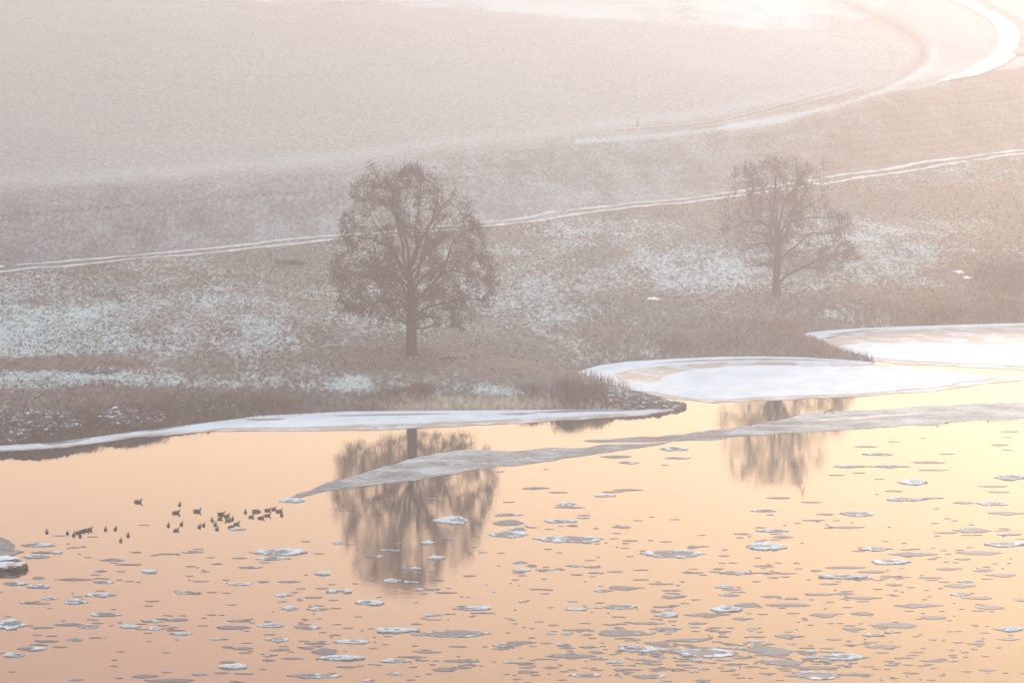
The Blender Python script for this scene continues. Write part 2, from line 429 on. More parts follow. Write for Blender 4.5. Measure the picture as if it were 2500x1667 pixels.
    lo2 = [(1420, -30), (1560, 40), (1610, 90), (1580, 140), (1650, 172), (1725, 215), (1755, 270), (1730, 330), (1650, 380), (1500, 428), (1300, 482), (1000, 556), (820, 585)]
    lo3 = [(1440, -30), (1560, 22), (1650, 62), (1750, 110), (1850, 172), (1888, 230), (1875, 290), (1790, 355), (1690, 405), (1540, 462), (1300, 530)]
    pale = [(1940, 230), (1925, 290), (1850, 350), (1740, 400), (1590, 458), (1440, 498), (1250, 540), (1000, 580)]
    tail = [(2000, 372), (1860, 398), (1700, 420), (1500, 472), (1250, 547), (1000, 585), (700, 620), (300, 650)]
    for pts, hw, bc, bm, fr in ((tail, 6, (.4, .37, .34), .4, .20),(lo3, 20, (.25, .20, .16), .7, -.14), (lo3, 5, (.17, .13, .10), .5, -.10), (lo1, 5, (.19, .15, .12), .6, -.14), (lo2, 5, (.19, .15, .12), .6, -.14),
                                (lo1, 2.0, (.4, .37, .34), .5, .22), (lo2, 2.0, (.4, .37, .34), .5, .22), (pale, 13, (.4, .37, .34), .5, .16), (pale, 4, (.4, .37, .34), .5, .14), ([(1900, 60), (2080, 120), (2150, 200), (2080, 280), (1900, 360)], 40, (.3, .25, .21), .4, .05)):
        mk = line(pts, hw); fb = fb * (1 - mk[:, None] * bm) + np.array(bc) * mk[:, None] * bm; ff = ff + fr * mk
    base[far] = fb; frost[far] = ff
    rows, cols = X.shape
    idx = np.arange(rows * cols).reshape(rows, cols)
    F = np.stack([idx[:-1, :-1], idx[:-1, 1:], idx[1:, 1:], idx[1:, :-1]], -1).reshape(-1, 4)
    keep = (D.ravel()[F] > -25).any(1)
    F = F[keep]
    used = np.unique(F); remap = np.zeros(rows * cols, np.int64); remap[used] = np.arange(len(used))
    P = np.stack([X, Y, Z], -1).reshape(-1, 3)[used]
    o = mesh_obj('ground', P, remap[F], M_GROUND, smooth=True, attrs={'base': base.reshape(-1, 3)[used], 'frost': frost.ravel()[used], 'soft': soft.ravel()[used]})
    tag(o, kind='structure')
build_ground()

wp = 1590
o = mesh_obj('water', [(-wp, -280, 0), (wp, -280, 0), (wp, 1600, 0), (-wp, 1600, 0)], [(0, 1, 2, 3)], M_WATER)
tag(o, kind='structure')

# ------------------------------------------------------------------ tracks
def strip(A, B, k, lift):
    n = len(A); V = []
    for i in range(n):
        for j in range(k + 1):
            V.append(A[i] * (1 - j / k) + B[i] * j / k)
    V = np.array(V); V = np.column_stack([V[:, 0], V[:, 1], height(V[:, 0], V[:, 1]) + lift])
    F = [(i * (k + 1) + j, (i + 1) * (k + 1) + j, (i + 1) * (k + 1) + j + 1, i * (k + 1) + j + 1) for i in range(n - 1) for j in range(k)]
    return V, np.array(F)
def ruts(name, line, n, offs, width, mat_, seed, gap=0.0, lift=0.05, rough=1.0):
    C = smoothline(line, n)[:, :2]
    T = np.gradient(C, axis=0); T /= np.linalg.norm(T, axis=1)[:, None]; Nn = np.stack([-T[:, 1], T[:, 0]], 1)
    VV, FF, k0 = [], [], 0
    s = np.arange(n) * np.linalg.norm(C[1] - C[0])
    for q, of in enumerate(offs):
        wv = width * (1 + rough * (-0.75 + 1.5 * fbm(s * 0.6, s * 0 + q * 9.1, seed + q)))[:, None]
        j = (fbm(s * 0.5, s * 0 + 3.3 * q, seed + 5 + q) - .5)[:, None] * width * 0.7 * rough
        V, F = strip(C + Nn * (of + j - wv / 2), C + Nn * (of + j + wv / 2), 2, lift)
        if gap: F = F[np.repeat(fbm(s[:-1] * 0.3, s[:-1] * 0, seed + 9 + q) > gap, 2)]
        VV.append(V); FF.append(F + k0); k0 += len(V)
    return mesh_obj(name, np.vstack(VV), np.vstack(FF), mat_)
tl = ground_many(TRACK_D)
M_RUT = mat_plain('frosted_rut', (0.36, 0.36, 0.35), (0.70, 0.71, 0.70), 1.3, 0.9)
tag(ruts('farm_track', tl, 700, (-1.15, 1.15), 0.85, M_RUT, 3, gap=.17), kind='structure')
def R2(pts): return [((1250 + x / 1.8816) * 0.9408, y / 1.8816 * 0.9408) for x, y in pts]
inner = ground_many(R2([(1960, -40), (2020, 5), (2100, 40), (2185, 88), (2226, 140), (2233, 190), (2208, 240), (2150, 288), (2060, 335), (1955, 379)]))
outer = ground_many(R2([(2040, -40), (2110, 0), (2200, 40), (2300, 95), (2343, 140), (2350, 190), (2320, 250), (2245, 308), (2150, 346), (1960, 384)]))
V, F = strip(smoothline(inner, 200)[:, :2], smoothline(outer, 200)[:, :2], 8, 0.12)
tag(mesh_obj('snow_road', V, F, M_SNOWTRACK), kind='structure')
M_EDGE = mat_plain('bare_road_verge', (0.10, 0.08, 0.075), (0.2, 0.165, 0.15), 0.5)
vg = ground_many(R2([(2110, -6), (2200, 34), (2304, 90), (2352, 138), (2362, 190), (2332, 254)]))
tag(ruts('verge', vg, 160, (0,), 1.8, M_EDGE, 17, lift=0.16, rough=.15), kind='structure')
# ------------------------------------------------------------------ ice sheets
def sheet(name, poly, z, mat_, thick=0.06, jit=0.12, seed=1, snowfun=None, step=0.28):
    P = np.array([at(u, v)[:2] for u, v in poly]); P = np.vstack([P, P[:1]])
    ln = np.linalg.norm(np.diff(P, axis=0), axis=1).sum()
    P = resample(P, max(24, int(ln / step)))[:-1]
    a = np.arange(len(P)) * step
    P = P + np.stack([(fbm(a * 0.6, a * 0, seed) - .5) * jit * 3, (fbm(a * 0.5, a * 0 + 9, seed + 3, 5) - .5) * jit * 8], 1)
    n = len(P)
    tris = geometry.tessellate_polygon([[Vector((p[0], p[1], 0)) for p in P]])
    V = [(p[0], p[1], z) for p in P] + [(p[0], p[1], z - thick) for p in P]
    F = []
    for t in tris:
        a_, b_, c_ = (Vector(V[i]) for i in t)
        F.append(tuple(t) if (b_ - a_).cross(c_ - a_).z > 0 else tuple(reversed(t)))
    ccw = sum(P[i][0] * P[(i + 1) % n][1] - P[(i + 1) % n][0] * P[i][1] for i in range(n)) > 0
    for i in range(n):
        j = (i + 1) % n
        F.append((i, i + n, j + n, j) if ccw else (j, j + n, i + n, i))
    sn = np.full(len(V), 0.0) if snowfun is None else np.array([snowfun(v) for v in V])
    return mesh_obj(name, V, F, mat_, attrs={'snow': sn})
o = sheet('shore_ice', [(-300, 1068), (0, 1034), (130, 1027), (300, 1003), (450, 988), (530, 985), (700, 983), (850, 976), (1000, 972), (1200, 963), (1400, 953), (1500, 948), (1548, 943), (1556, 935), (1500, 936), (1400, 939), (1200, 941), (1000, 942), (800, 944), (600, 953), (540, 962), (430, 976), (300, 991), (130, 1014), (0, 1022), (-300, 1052)], 0.10, M_SNOWICE, 0.14, 0.10, 5)
tag(o, 'narrow white strip of snowy shore ice along the near bank below the large tree', 'shore ice')
o = sheet('thin_ice', [(0, 1036), (150, 1028), (320, 1004), (480, 991), (700, 988), (900, 986), (1100, 976), (1300, 965), (1450, 955), (1540, 945), (1200, 958), (900, 970), (600, 982), (450, 985), (300, 999), (0, 1030)], 0.03, M_THIN, 0.05, 0.1, 6)
tag(o, 'thin dull margin of wet ice fringing the white shore strip on the left bank', 'thin ice')
for k_, (pl, lb) in enumerate((([(556, 966), (600, 964), (640, 963), (660, 964), (640, 967), (590, 969)], 'dark melt patch at the left end of the broad shore ice'),
        ([(760, 957), (860, 954), (960, 953), (1040, 953), (960, 955), (860, 957), (790, 959)], 'long thin melt crack in the shore ice beneath the large tree'),
        ([(1140, 953), (1200, 951), (1240, 952), (1200, 956), (1160, 956)], 'short oval melt crack in the middle of the shore ice'),
        ([(1220, 949), (1330, 945), (1450, 943), (1530, 941), (1450, 946), (1340, 948), (1260, 951)], 'long thin melt crack in the shore ice beside the spit'),
        ([(330, 992), (380, 986), (430, 980), (400, 986), (350, 993)], 'thin melt crack in the narrow shore ice at left'),
        ([(90, 1022), (160, 1016), (210, 1010), (170, 1018), (120, 1024)], 'thin melt crack in the shore ice near the left edge'),
        ([(1500, 838), (1600, 830), (1720, 826), (1850, 828), (1960, 834), (1850, 831), (1720, 829), (1600, 833)], 'thin curved melt crack along the snow rim of the middle bay'),
        ([(1900, 770), (1980, 761), (2060, 757), (1990, 764), (1920, 772)], 'thin melt crack along the snow rim of the right bay'))):
    o = sheet('ice_crack', pl, 0.116, M_WET, 0.01, .04, 40 + k_); tag(o, lb, 'ice crack')
def ring(u0, pts): return pts
BAY1 = [(1322, 862), (1342, 850), (1380, 840), (1440, 832), (1550, 825), (1650, 821), (1750, 820), (1850, 822), (1940, 828), (2010, 836), (1985, 839), (1900, 836), (1800, 832), (1700, 831), (1600, 836), (1520, 843), (1450, 851), (1412, 862), (1420, 874), (1450, 896), (1440, 900), (1400, 884), (1370, 872)]
o = sheet('shore_snow', BAY1, 0.11, M_SNOWICE, 0.14, .08, 12); tag(o, 'white snow rim curving round the middle frozen bay', 'shore snow')
o = sheet('thin_ice', [(1405, 862), (1450, 850), (1520, 842), (1600, 835), (1700, 830), (1850, 832), (1990, 838), (2080, 840), (2300, 866), (2352, 858), (2352, 872), (2250, 884), (2150, 897), (2000, 908), (1800, 918), (1640, 925), (1540, 915), (1450, 898), (1420, 880)], 0.03, M_THIN, 0.05, .1, 13)
tag(o, 'tan ring of thin wet ice round the white sheet of the middle bay', 'thin ice')
o = sheet('ice_sheet', [(1424, 884), (1470, 878), (1490, 880), (1515, 874), (1530, 864), (1600, 848), (1680, 842), (1760, 839), (1880, 843), (1990, 843), (2060, 843), (2150, 850), (2230, 862), (2292, 870), (2240, 876), (2200, 880), (2180, 888), (2000, 903), (1850, 910), (1760, 913), (1640, 921), (1560, 912), (1510, 903), (1450, 897)], 0.07, M_SNOWICE, 0.08, .1, 14)
tag(o, 'large smooth white ice sheet filling the middle bay below the small tree', 'ice sheet')
o = sheet('shore_snow', [(1838, 780), (1845, 770), (1870, 763), (1920, 759), (1990, 754), (2080, 750), (2200, 746), (2352, 742), (2500, 740), (2500, 746), (2352, 749), (2200, 754), (2080, 759), (1990, 764), (1950, 769), (1900, 774), (1880, 784), (1850, 786)], 0.11, M_SNOWICE, 0.14, .08, 15)
tag(o, 'white snow rim along the far bank of the right bay', 'shore snow')
o = sheet('thin_ice', [(1880, 784), (1930, 772), (1990, 765), (2080, 760), (2200, 755), (2352, 750), (2600, 747), (2600, 860), (2352, 850), (2200, 842), (2060, 836), (2000, 828), (1950, 812), (1900, 796)], 0.03, M_THIN, 0.05, .1, 16)
tag(o, 'tan wet ice with snow streaks along the back of the right bay', 'thin ice')
o = sheet('ice_sheet', [(1926, 797), (1985, 790), (2100, 789), (2200, 790), (2352, 794), (2600, 798), (2600, 852), (2352, 843), (2250, 838), (2150, 833), (2060, 829), (2000, 822), (1960, 810)], 0.07, M_SNOWICE, 0.08, .1, 17)
tag(o, 'smooth white ice sheet in the right bay at the edge of the photo', 'ice sheet')
T1 = [(648, 1152), (690, 1133), (740, 1115), (800, 1096), (850, 1081), (900, 1066), (950, 1052), (1000, 1040), (1060, 1034), (1110, 1033), (1150, 1036), (1210, 1034), (1270, 1029), (1340, 1029), (1420, 1019), (1500, 1016), (1545, 1012),
      (1500, 1024), (1420, 1032), (1330, 1049), (1260, 1060), (1200, 1068), (1120, 1075), (1080, 1080), (1010, 1094), (950, 1104), (880, 1112), (800, 1121), (720, 1135), (690, 1143)]
def s1(v):
    u = project(v[0], v[1], 0)[0]; return 1.0 if 850 < u < 1230 else 0.0
o = sheet('ice_tongue', T1, 0.022, M_FRAZIL, 0.03, .16, 18, s1)
tag(o, 'pointed grey tongue of slush ice crossing the reflection of the large tree', 'ice tongue')
T2 = [(1335, 1014), (1420, 1008), (1500, 1002), (1580, 996), (1650, 988), (1720, 980), (1760, 971), (1820, 958), (1880, 948), (1960, 944), (2060, 938), (2150, 932), (2352, 922), (2560, 912), (2560, 952), (2352, 960), (2200, 970), (2050, 980), (1900, 990), (1760, 999), (1650, 1008), (1560, 1014), (1480, 1016), (1400, 1016)]
def s2(v):
    u = project(v[0], v[1], 0)[0]; return 1.0 if u > 1750 else 0.2
o = sheet('ice_tongue', T2, 0.022, M_FRAZIL, 0.03, .16, 19, s2)
tag(o, 'long pale band of slush ice crossing the reflection of the small tree', 'ice tongue')
o = sheet('ice_crack', [(1850, 968), (1900, 961), (2000, 955), (2130, 947), (2110, 951), (2000, 961), (1900, 967)], 0.032, M_THIN, .008, .06, 20)
tag(o, 'long tan puddle of wet ice inside the pale slush band at right', 'ice crack')
o = sheet('ice_tongue', [(-200, 1225), (0, 1238), (20, 1242), (36, 1252), (30, 1262), (60, 1266), (30, 1276), (0, 1284), (-200, 1290)], 0.04, M_FRAZIL, 0.06, .2, 22)
tag(o, 'small grey patch of slush ice at the left edge beneath the ducks', 'ice tongue')

# ------------------------------------------------------------------ drifting floes
def q7(l): return [((1200 + x / 1.809) * .9408, (1200 + y / 1.809) * .9408, w_ / 1.809 * .9408, h_ / 1.809 * .9408, t) for x, y, w_, h_, t in l]
def q8(l): return [(x / 1.96 * .9408, (1200 + y / 1.96) * .9408, w_ / 1.96 * .9408, h_ / 1.96 * .9408, t) for x, y, w_, h_, t in l]
def q6(l): return [((1400 + x / 2.138) * .9408, (740 + y / 2.138) * .9408, w_ / 2.138 * .9408, h_ / 2.138 * .9408, t) for x, y, w_, h_, t in l]
def q5(l): return [((800 + x / 2.613) * .9408, (860 + y / 2.613) * .9408, w_ / 2.613 * .9408, h_ / 2.613 * .9408, t) for x, y, w_, h_, t in l]
w, g, d = 'w', 'g', 'd'
FL = q7([(330,55,100,22,g),(345,70,140,8,d),(65,102,130,15,g),(70,137,160,32,d),(120,165,90,18,g),(80,190,190,35,g),(310,130,160,18,g),(405,115,60,10,g),(410,104,60,6,d),(360,150,60,14,d),(575,157,90,14,d),(350,208,350,38,g),(615,216,75,9,d),(770,220,55,6,d),(790,273,330,40,g),(890,243,80,14,d),(1220,242,200,36,w),(1200,84,120,14,g),(1420,47,80,10,d),(1265,28,110,8,d),(1240,172,150,18,g),(1285,200,100,18,d),(1110,186,80,10,d),(925,192,40,5,d),(1420,126,110,10,d),(1610,98,170,25,g),(1480,100,100,14,d),(1570,157,160,14,d),(1830,34,200,18,g),(1940,28,120,6,d),(2210,52,150,22,g),(2085,48,100,16,d),(2270,95,170,22,d),(2130,170,190,28,g),(2010,180,120,14,d),(2290,188,120,14,g),(2270,232,200,28,g),(1690,252,170,22,g),(1860,275,230,24,d),(2160,270,230,22,d),(1760,310,190,28,g),(1560,335,190,16,d),(1690,353,150,16,d),(1080,360,170,18,g),(1200,358,80,6,d),(1300,360,100,10,d),(1200,328,90,12,d),(1430,348,70,14,d),(1550,375,220,20,w),(1650,385,90,12,d),(2180,348,110,20,g),(2270,368,180,22,d),(2010,340,100,18,d),(2080,297,80,12,d),(2060,415,160,24,d),(2095,396,80,12,g),(1940,380,110,10,d),(1760,373,90,12,d),(1490,407,90,10,d),(1780,410,80,16,d),(1440,452,170,12,d),(1560,450,90,20,d),(1650,468,160,16,d),(1240,462,110,8,d),(1330,473,80,6,d),(1050,455,100,18,g),(1030,420,90,14,g),(1060,432,90,8,d),(580,425,140,24,d),(495,437,90,14,g),(740,407,100,9,d),(655,388,80,10,d),(370,327,90,12,g),(450,333,90,12,d),(460,358,80,8,g),(545,353,80,8,d),(130,347,90,10,g),(230,345,100,10,g),(130,312,80,14,g),(375,366,60,10,d),(210,430,90,6,d),(890,357,100,8,d),(660,345,70,6,d),(795,436,90,12,d),(800,466,110,16,d),(560,508,170,22,g),(375,518,100,14,g),(750,508,120,12,d),(1040,518,150,28,w),(1130,500,130,24,d),(1300,500,230,18,d),(1880,502,240,26,d),(770,545,110,20,w),(950,543,220,8,d),(1110,560,100,18,d),(1470,545,140,24,d),(1640,538,110,20,d),(2070,452,100,20,g),(2150,470,120,16,d),(2200,510,130,24,d),(2330,475,60,20,d),(1950,555,120,20,d),(1790,590,250,28,d),(2290,607,150,22,g),(2290,650,120,18,d),(2145,670,90,16,d),(1600,605,110,20,d),(1690,632,110,16,g),(1310,638,150,22,g),(1180,640,100,10,d),(1020,617,110,10,d),(910,580,90,14,d),(690,580,160,14,d),(530,586,80,8,d),(770,605,150,16,g),(580,625,270,36,d),(870,655,200,22,d),(740,670,130,24,d),(640,697,180,26,w),(800,698,110,14,g),(950,712,330,44,g),(1230,700,260,50,d),(1290,755,210,30,d),(1560,730,280,30,g),(1730,683,170,22,d),(385,610,150,12,d),(130,665,140,18,d),(50,678,110,20,g),(355,726,240,18,d),(700,747,70,16,d),(150,755,90,8,d),(260,775,80,14,d),(165,795,90,14,d),(415,810,150,18,g),(690,816,170,26,g),(590,784,110,10,d),(760,782,130,8,d),(1440,812,270,40,g),(1600,806,170,16,d),(1850,800,80,12,d),(1960,745,150,12,d),(2190,787,80,12,d),(940,832,90,8,d),(1430,775,230,20,d)])
FL += q6([(520,760,160,24,g),(225,800,170,22,g),(280,832,130,18,g),(545,808,140,14,g),(1600,788,190,18,g),(1450,852,190,14,g),(1650,852,220,16,g),(1850,830,190,18,d),(1880,871,160,12,d),(1765,935,170,30,w),(1680,980,120,16,d),(2280,910,170,32,w),(2200,955,190,12,d),(2220,985,120,14,d),(1525,748,140,10,d),(1370,897,90,6,d),(1490,885,70,8,d),(2280,670,110,8,d),(2265,700,60,8,d),(2230,740,100,16,d),(2265,765,60,6,d),(1950,787,90,6,d),(1600,918,60,4,d),(1070,1015,130,6,d),(1230,1038,90,8,d),(1670,722,60,6,d),(1825,702,30,6,d)])
FL += q5([(1320,866,200,24,g),(1475,893,140,12,g),(1910,878,210,6,d),(1820,890,140,8,d),(1770,915,140,18,g),(655,930,70,12,g),(1150,955,90,10,d),(1395,745,40,4,d),(2150,718,60,6,d),(1100,760,70,8,g)])
FL += q8([(175,255,180,18,g),(215,290,170,14,g),(175,310,140,20,w),(360,267,50,8,d),(540,327,130,14,g),(650,289,60,12,g),(920,288,110,16,g),(800,297,120,10,d),(910,357,50,10,d),(620,348,140,10,d),(485,380,60,14,g),(705,382,90,14,w),(1340,290,300,34,w),(1300,320,190,22,g),(1195,362,130,14,g),(1530,296,60,8,d),(1040,345,60,14,d),(1150,318,80,5,d),(1550,393,90,18,w),(1150,442,120,16,g),(180,412,70,18,g),(360,420,200,12,d),(495,433,110,16,g),(65,440,140,22,g),(185,453,115,18,w),(490,495,170,20,g),(240,512,85,16,g),(355,527,140,28,w),(135,530,80,14,g),(195,535,100,6,d),(900,482,130,18,g),(955,428,90,8,d),(730,523,75,10,d),(1085,484,50,6,d),(1260,430,60,14,d),(1355,495,95,18,g),(1380,430,120,14,d),(1625,477,130,18,w),(1535,462,80,10,d),(1500,505,90,14,d),(1770,532,145,24,w),(1390,558,90,20,w),(1515,561,120,16,g),(2040,468,100,16,g),(2130,482,120,8,d),(2245,402,70,14,d),(2070,590,100,12,g),(2260,558,200,22,g),(2310,580,120,12,d),(500,588,170,24,g),(45,635,160,54,w),(330,636,150,20,d),(430,645,120,24,g),(210,650,130,8,d),(620,645,110,14,g),(740,655,70,18,g),(730,620,110,14,g),(850,613,130,20,d),(870,679,130,16,g),(845,662,100,6,d),(1140,618,120,14,g),(1120,650,180,24,d),(1295,640,140,20,w),(1480,650,140,24,g),(1450,634,80,8,d),(355,708,90,18,g),(230,715,120,16,d),(460,698,90,10,d),(180,685,50,6,d),(250,690,60,6,d),(155,750,150,22,g),(290,742,80,8,d),(65,782,110,18,w),(210,733,60,6,d),(1050,705,90,10,g),(1330,708,130,22,g),(1160,748,110,18,d),(1085,742,60,12,d),(1290,683,60,6,d),(1600,685,70,12,d),(1340,755,110,16,g),(1520,725,130,14,g),(1690,718,200,18,g),(1470,748,80,14,d),(1555,765,130,40,d),(1640,797,260,16,w),(1400,797,120,12,d),(1280,805,80,16,d),(1085,815,90,18,d),(1120,838,160,24,w),(1170,770,70,6,d),(1900,663,220,24,w),(2150,680,400,44,g),(2190,740,90,6,d),(1990,632,60,12,d),(1900,810,160,22,g),(1960,790,170,12,d),(2130,850,130,24,d),(2220,808,200,14,g),(2210,840,120,16,d),(2050,767,130,6,d),(1660,838,110,14,d),(1500,880,280,24,g),(1765,903,70,14,g),(1890,871,90,10,g),(360,898,80,14,g),(545,805,35,8,d),(545,833,40,6,d),(700,882,130,22,d),(800,862,60,10,d),(810,903,250,24,d),(960,873,90,16,g),(1060,866,90,14,g),(1170,870,110,8,d),(1260,849,40,8,d),(2170,138,200,38,w),(1640,87,80,10,g),(2060,32,60,10,g),(1880,280,120,18,g),(2050,244,90,14,w),(2085,316,100,14,w),(1620,246,80,14,g),(1870,425,100,18,g),(1965,432,80,10,g),(1965,366,110,10,g),(2140,225,80,8,g),(1790,310,90,8,g),(1140,180,90,12,g),(685,160,60,6,d),(445,215,60,6,d)])
FL.append((672, 1149, 62, 10, 'w'))
def floe_mesh(wx, wy, typ, seed, na=44, rad=(0, .3, .55, .72, .84, .92, .97, 1.0)):
    a = np.linspace(0, 2 * math.pi, na, endpoint=False)
    ca, sa = np.cos(a), np.sin(a)
    el = 0.62 + 0.55 * vnoise(ca * 1.0 + seed * 3.7, sa * 1.0 + 5, seed) + 0.42 * (fbm(ca * 3.2 + seed, sa * 3.2, seed + 2) - 0.4) + 0.30 * (vnoise(ca * 8 + seed, sa * 8, seed + 7) - 0.5)
    pw = np.abs(sa) ** (0.25 + 0.5 * ((seed * 0.618) % 1)); sa = sa * pw
    V = [(0, 0, 0.022)]; S = [0.0]
    th = {'w': 0.30, 'g': 0.46, 'd': 0.74}[typ]; rimh = {'w': 0.07, 'g': 0.045, 'd': 0.012}[typ]
    rimh *= min(1.0, 0.45 + wx / 4.0)
    kx = wx / 2 / max(0.5, np.abs(el * ca).max()); ky = wy / 2 / max(0.5, np.abs(el * sa).max())
    for r in rad[1:]:
        x, y = ca * el * r * kx, sa * el * r * ky
        nn = fbm(x * 1.7 + seed * 1.3, y * 1.1 + seed, seed + 11); n2 = vnoise(x * 6, y * 5 + seed, seed + 13)
        bandr = math.exp(-((r - 0.88) / 0.14) ** 2)
        lump = np.clip((nn - th) * 3.0, 0, 1)
        z = 0.018 + rimh * (bandr * (0.25 + lump) + 0.55 * lump * (typ != 'd')) * (0.6 + 0.8 * n2) - (0.012 if r == 1.0 else 0)
        V += list(zip(x, y, z)); S += list(np.clip(lump * (0.45 + 0.75 * bandr) + {'w': .24, 'g': .20, 'd': .12}[typ] + bandr * (0.24 if typ != 'd' else .05), 0, 1.2))
    x, y = ca * el * 0.985 * kx, sa * el * 0.985 * ky
    V += list(zip(x, y, np.full(na, -0.03))); S += [0.28] * na
    F = [(0, 1 + i, 1 + (i + 1) % na) for i in range(na)]
    nr = len(rad)
    for k in range(nr - 1):
        for i in range(na):
            j = (i + 1) % na; p_, q_ = 1 + k * na, 1 + (k + 1) * na
            F.append((p_ + i, q_ + i, q_ + j, p_ + j))
    return V, F, S
COLS = [(-50, 'near the left edge'), (230, 'below the flock of ducks'), (480, 'left of the large tree reflection'), (740, 'within or under the large tree reflection'), (1120, 'just right of the large reflection'),
        (1350, 'between the two tree reflections'), (1620, 'below the small tree reflection'), (1870, 'right of the small tree reflection'), (2110, 'near the right edge')]
def colof(u): return max(i for i, c in enumerate(COLS) if u >= c[0])
ORD = ['', 'second', 'third', 'fourth', 'fifth', 'sixth', 'seventh', 'eighth', 'ninth', 'tenth', 'eleventh', 'twelfth', 'thirteenth', 'fourteenth', 'fifteenth', 'sixteenth', 'seventeenth', 'eighteenth', 'nineteenth', 'twentieth', 'twenty-first', 'twenty-second', 'twenty-third', 'twenty-fourth', 'twenty-fifth']
FL.sort(key=lambda f: -f[2] * f[3])
indiv, rest = FL[:298], FL[298:]
cls = {}
for f in indiv:
    c = 'dark' if f[4] == 'd' and f[2] < 62 else {'w': 'white', 'g': 'grey', 'd': 'dull'}[f[4]]
    cls.setdefault((colof(f[0]), c), []).append(f)
LOOK = {'white': 'white-crusted ice floe', 'grey': 'grey ice floe with pale rim', 'dull': 'broad dull mauve ice floe', 'dark': 'small dark ice sliver'}
k = 0
def floe_size(f):
    p = at(f[0], f[1]); s = scale_at(p); dep = math.atan2(CAM_H, p[1])
    wx = f[2] / s; hy = max(f[3] - 2.0, 1.6)
    return p, wx, max(hy / s / math.sin(dep), wx * 0.28)
for (ci, c), lst in sorted(cls.items()):
    lst.sort(key=lambda f: f[1])
    for r_, f in enumerate(lst):
        k += 1
        p, wx, wy = floe_size(f)
        V, F, S = floe_mesh(wx, wy, f[4], k)
        o = mesh_obj('ice_floe', V, F, M_FLOE, smooth=True, attrs={'snow': S})
        o.location = (p[0], p[1], 0.0)
        where = COLS[ci][1]
        if c == 'dark': lab = LOOK[c] + ' drifting ' + where
        elif len(lst) == 1: lab = 'only ' + LOOK[c] + ' ' + where
        else: lab = LOOK[c] + ' ' + where + ', ' + ('farthest of them' if r_ == 0 else 'nearest of them' if r_ == len(lst) - 1 else ORD[r_] + ' farthest')
        tag(o, lab, 'ice floe', 'ice floes drifting on the river')
VV, FF, SS, k0 = [], [], [], 0
extra = []
for i in range(650):
    v = 1120 + 460 * random.random() ** 0.62; u = -20 + 2390 * random.random() ** 0.72
    if v < 1240 and u < 1150: continue
    if v < 1180 and u < 1950: continue
    if fbm(np.array([u / 160.]), np.array([v / 45.]), 55)[0] < 0.46: continue
    extra.append((u, v, random.uniform(6, 26), random.uniform(2.2, 4.0), 'd' if random.random() < .85 else 'g'))
for i in range(260):                                # dense drift line, lower middle
    u = random.gauss(1640, 230); v = random.gauss(1500 + (u - 1640) * .02, 28)
    extra.append((u, v, random.uniform(10, 46), random.uniform(2.4, 5.5), 'd' if random.random() < .8 else 'g'))
# brash broken off and trailing round the bigger dull floes
for f in FL:
    if f[4] == 'w' or f[2] < 45: continue
    for q in range(random.randint(1, 4) if f[1] > 1200 else 0):
        extra.append((f[0] + random.gauss(0, .55) * f[2], f[1] + random.gauss(0, 9), random.uniform(8, 34), random.uniform(2.4, 5), 'd'))
for f in rest + extra:
    p, wx, wy = floe_size(f); k += 1
    V, F, S = floe_mesh(wx, wy, f[4], k, 16, (0, .6, .9, 1.0))
    VV += [(v[0] + p[0], v[1] + p[1], v[2]) for v in V]; FF += [tuple(i + k0 for i in q) for q in F]; SS += S; k0 += len(V)
o = mesh_obj('ice_slivers', VV, FF, M_FLOE, smooth=True, attrs={'snow': SS})
tag(o, 'scattered tiny slivers of drift ice between the larger floes', 'drift ice', kind='stuff')

# ------------------------------------------------------------------ trees
def tubes(edges, sides):                             # edges: (a, b, ra, rb) arrays
    A, B, ra, rb = edges
    T = B - A; ln = np.linalg.norm(T, axis=1)[:, None]; T = T / np.maximum(ln, 1e-6)
    ref = np.where(np.abs(T[:, 2:3]) > 0.9, np.array([[1., 0, 0]]), np.array([[0, 0, 1.]]))
    U = np.cross(T, ref); U /= np.linalg.norm(U, axis=1)[:, None]; W = np.cross(T, U)
    n = len(A); an = np.arange(sides) * 2 * math.pi / sides
    c = np.cos(an)[None, :, None]; s = np.sin(an)[None, :, None]
    off = U[:, None, :] * c + W[:, None, :] * s
    v0 = A[:, None, :] - T[:, None, :] * (ra * 0.3)[:, None, None] + off * ra[:, None, None]
    v1 = B[:, None, :] + off * rb[:, None, None]
    V = np.concatenate([v0, v1], 1).reshape(-1, 3)
    b0 = (np.arange(n) * 2 * sides)[:, None]; i = np.arange(sides)[None, :]; j = (i + 1) % sides
    F = np.stack([b0 + i, b0 + j, b0 + sides + j, b0 + sides + i], -1).reshape(-1, 4)
    return V, F
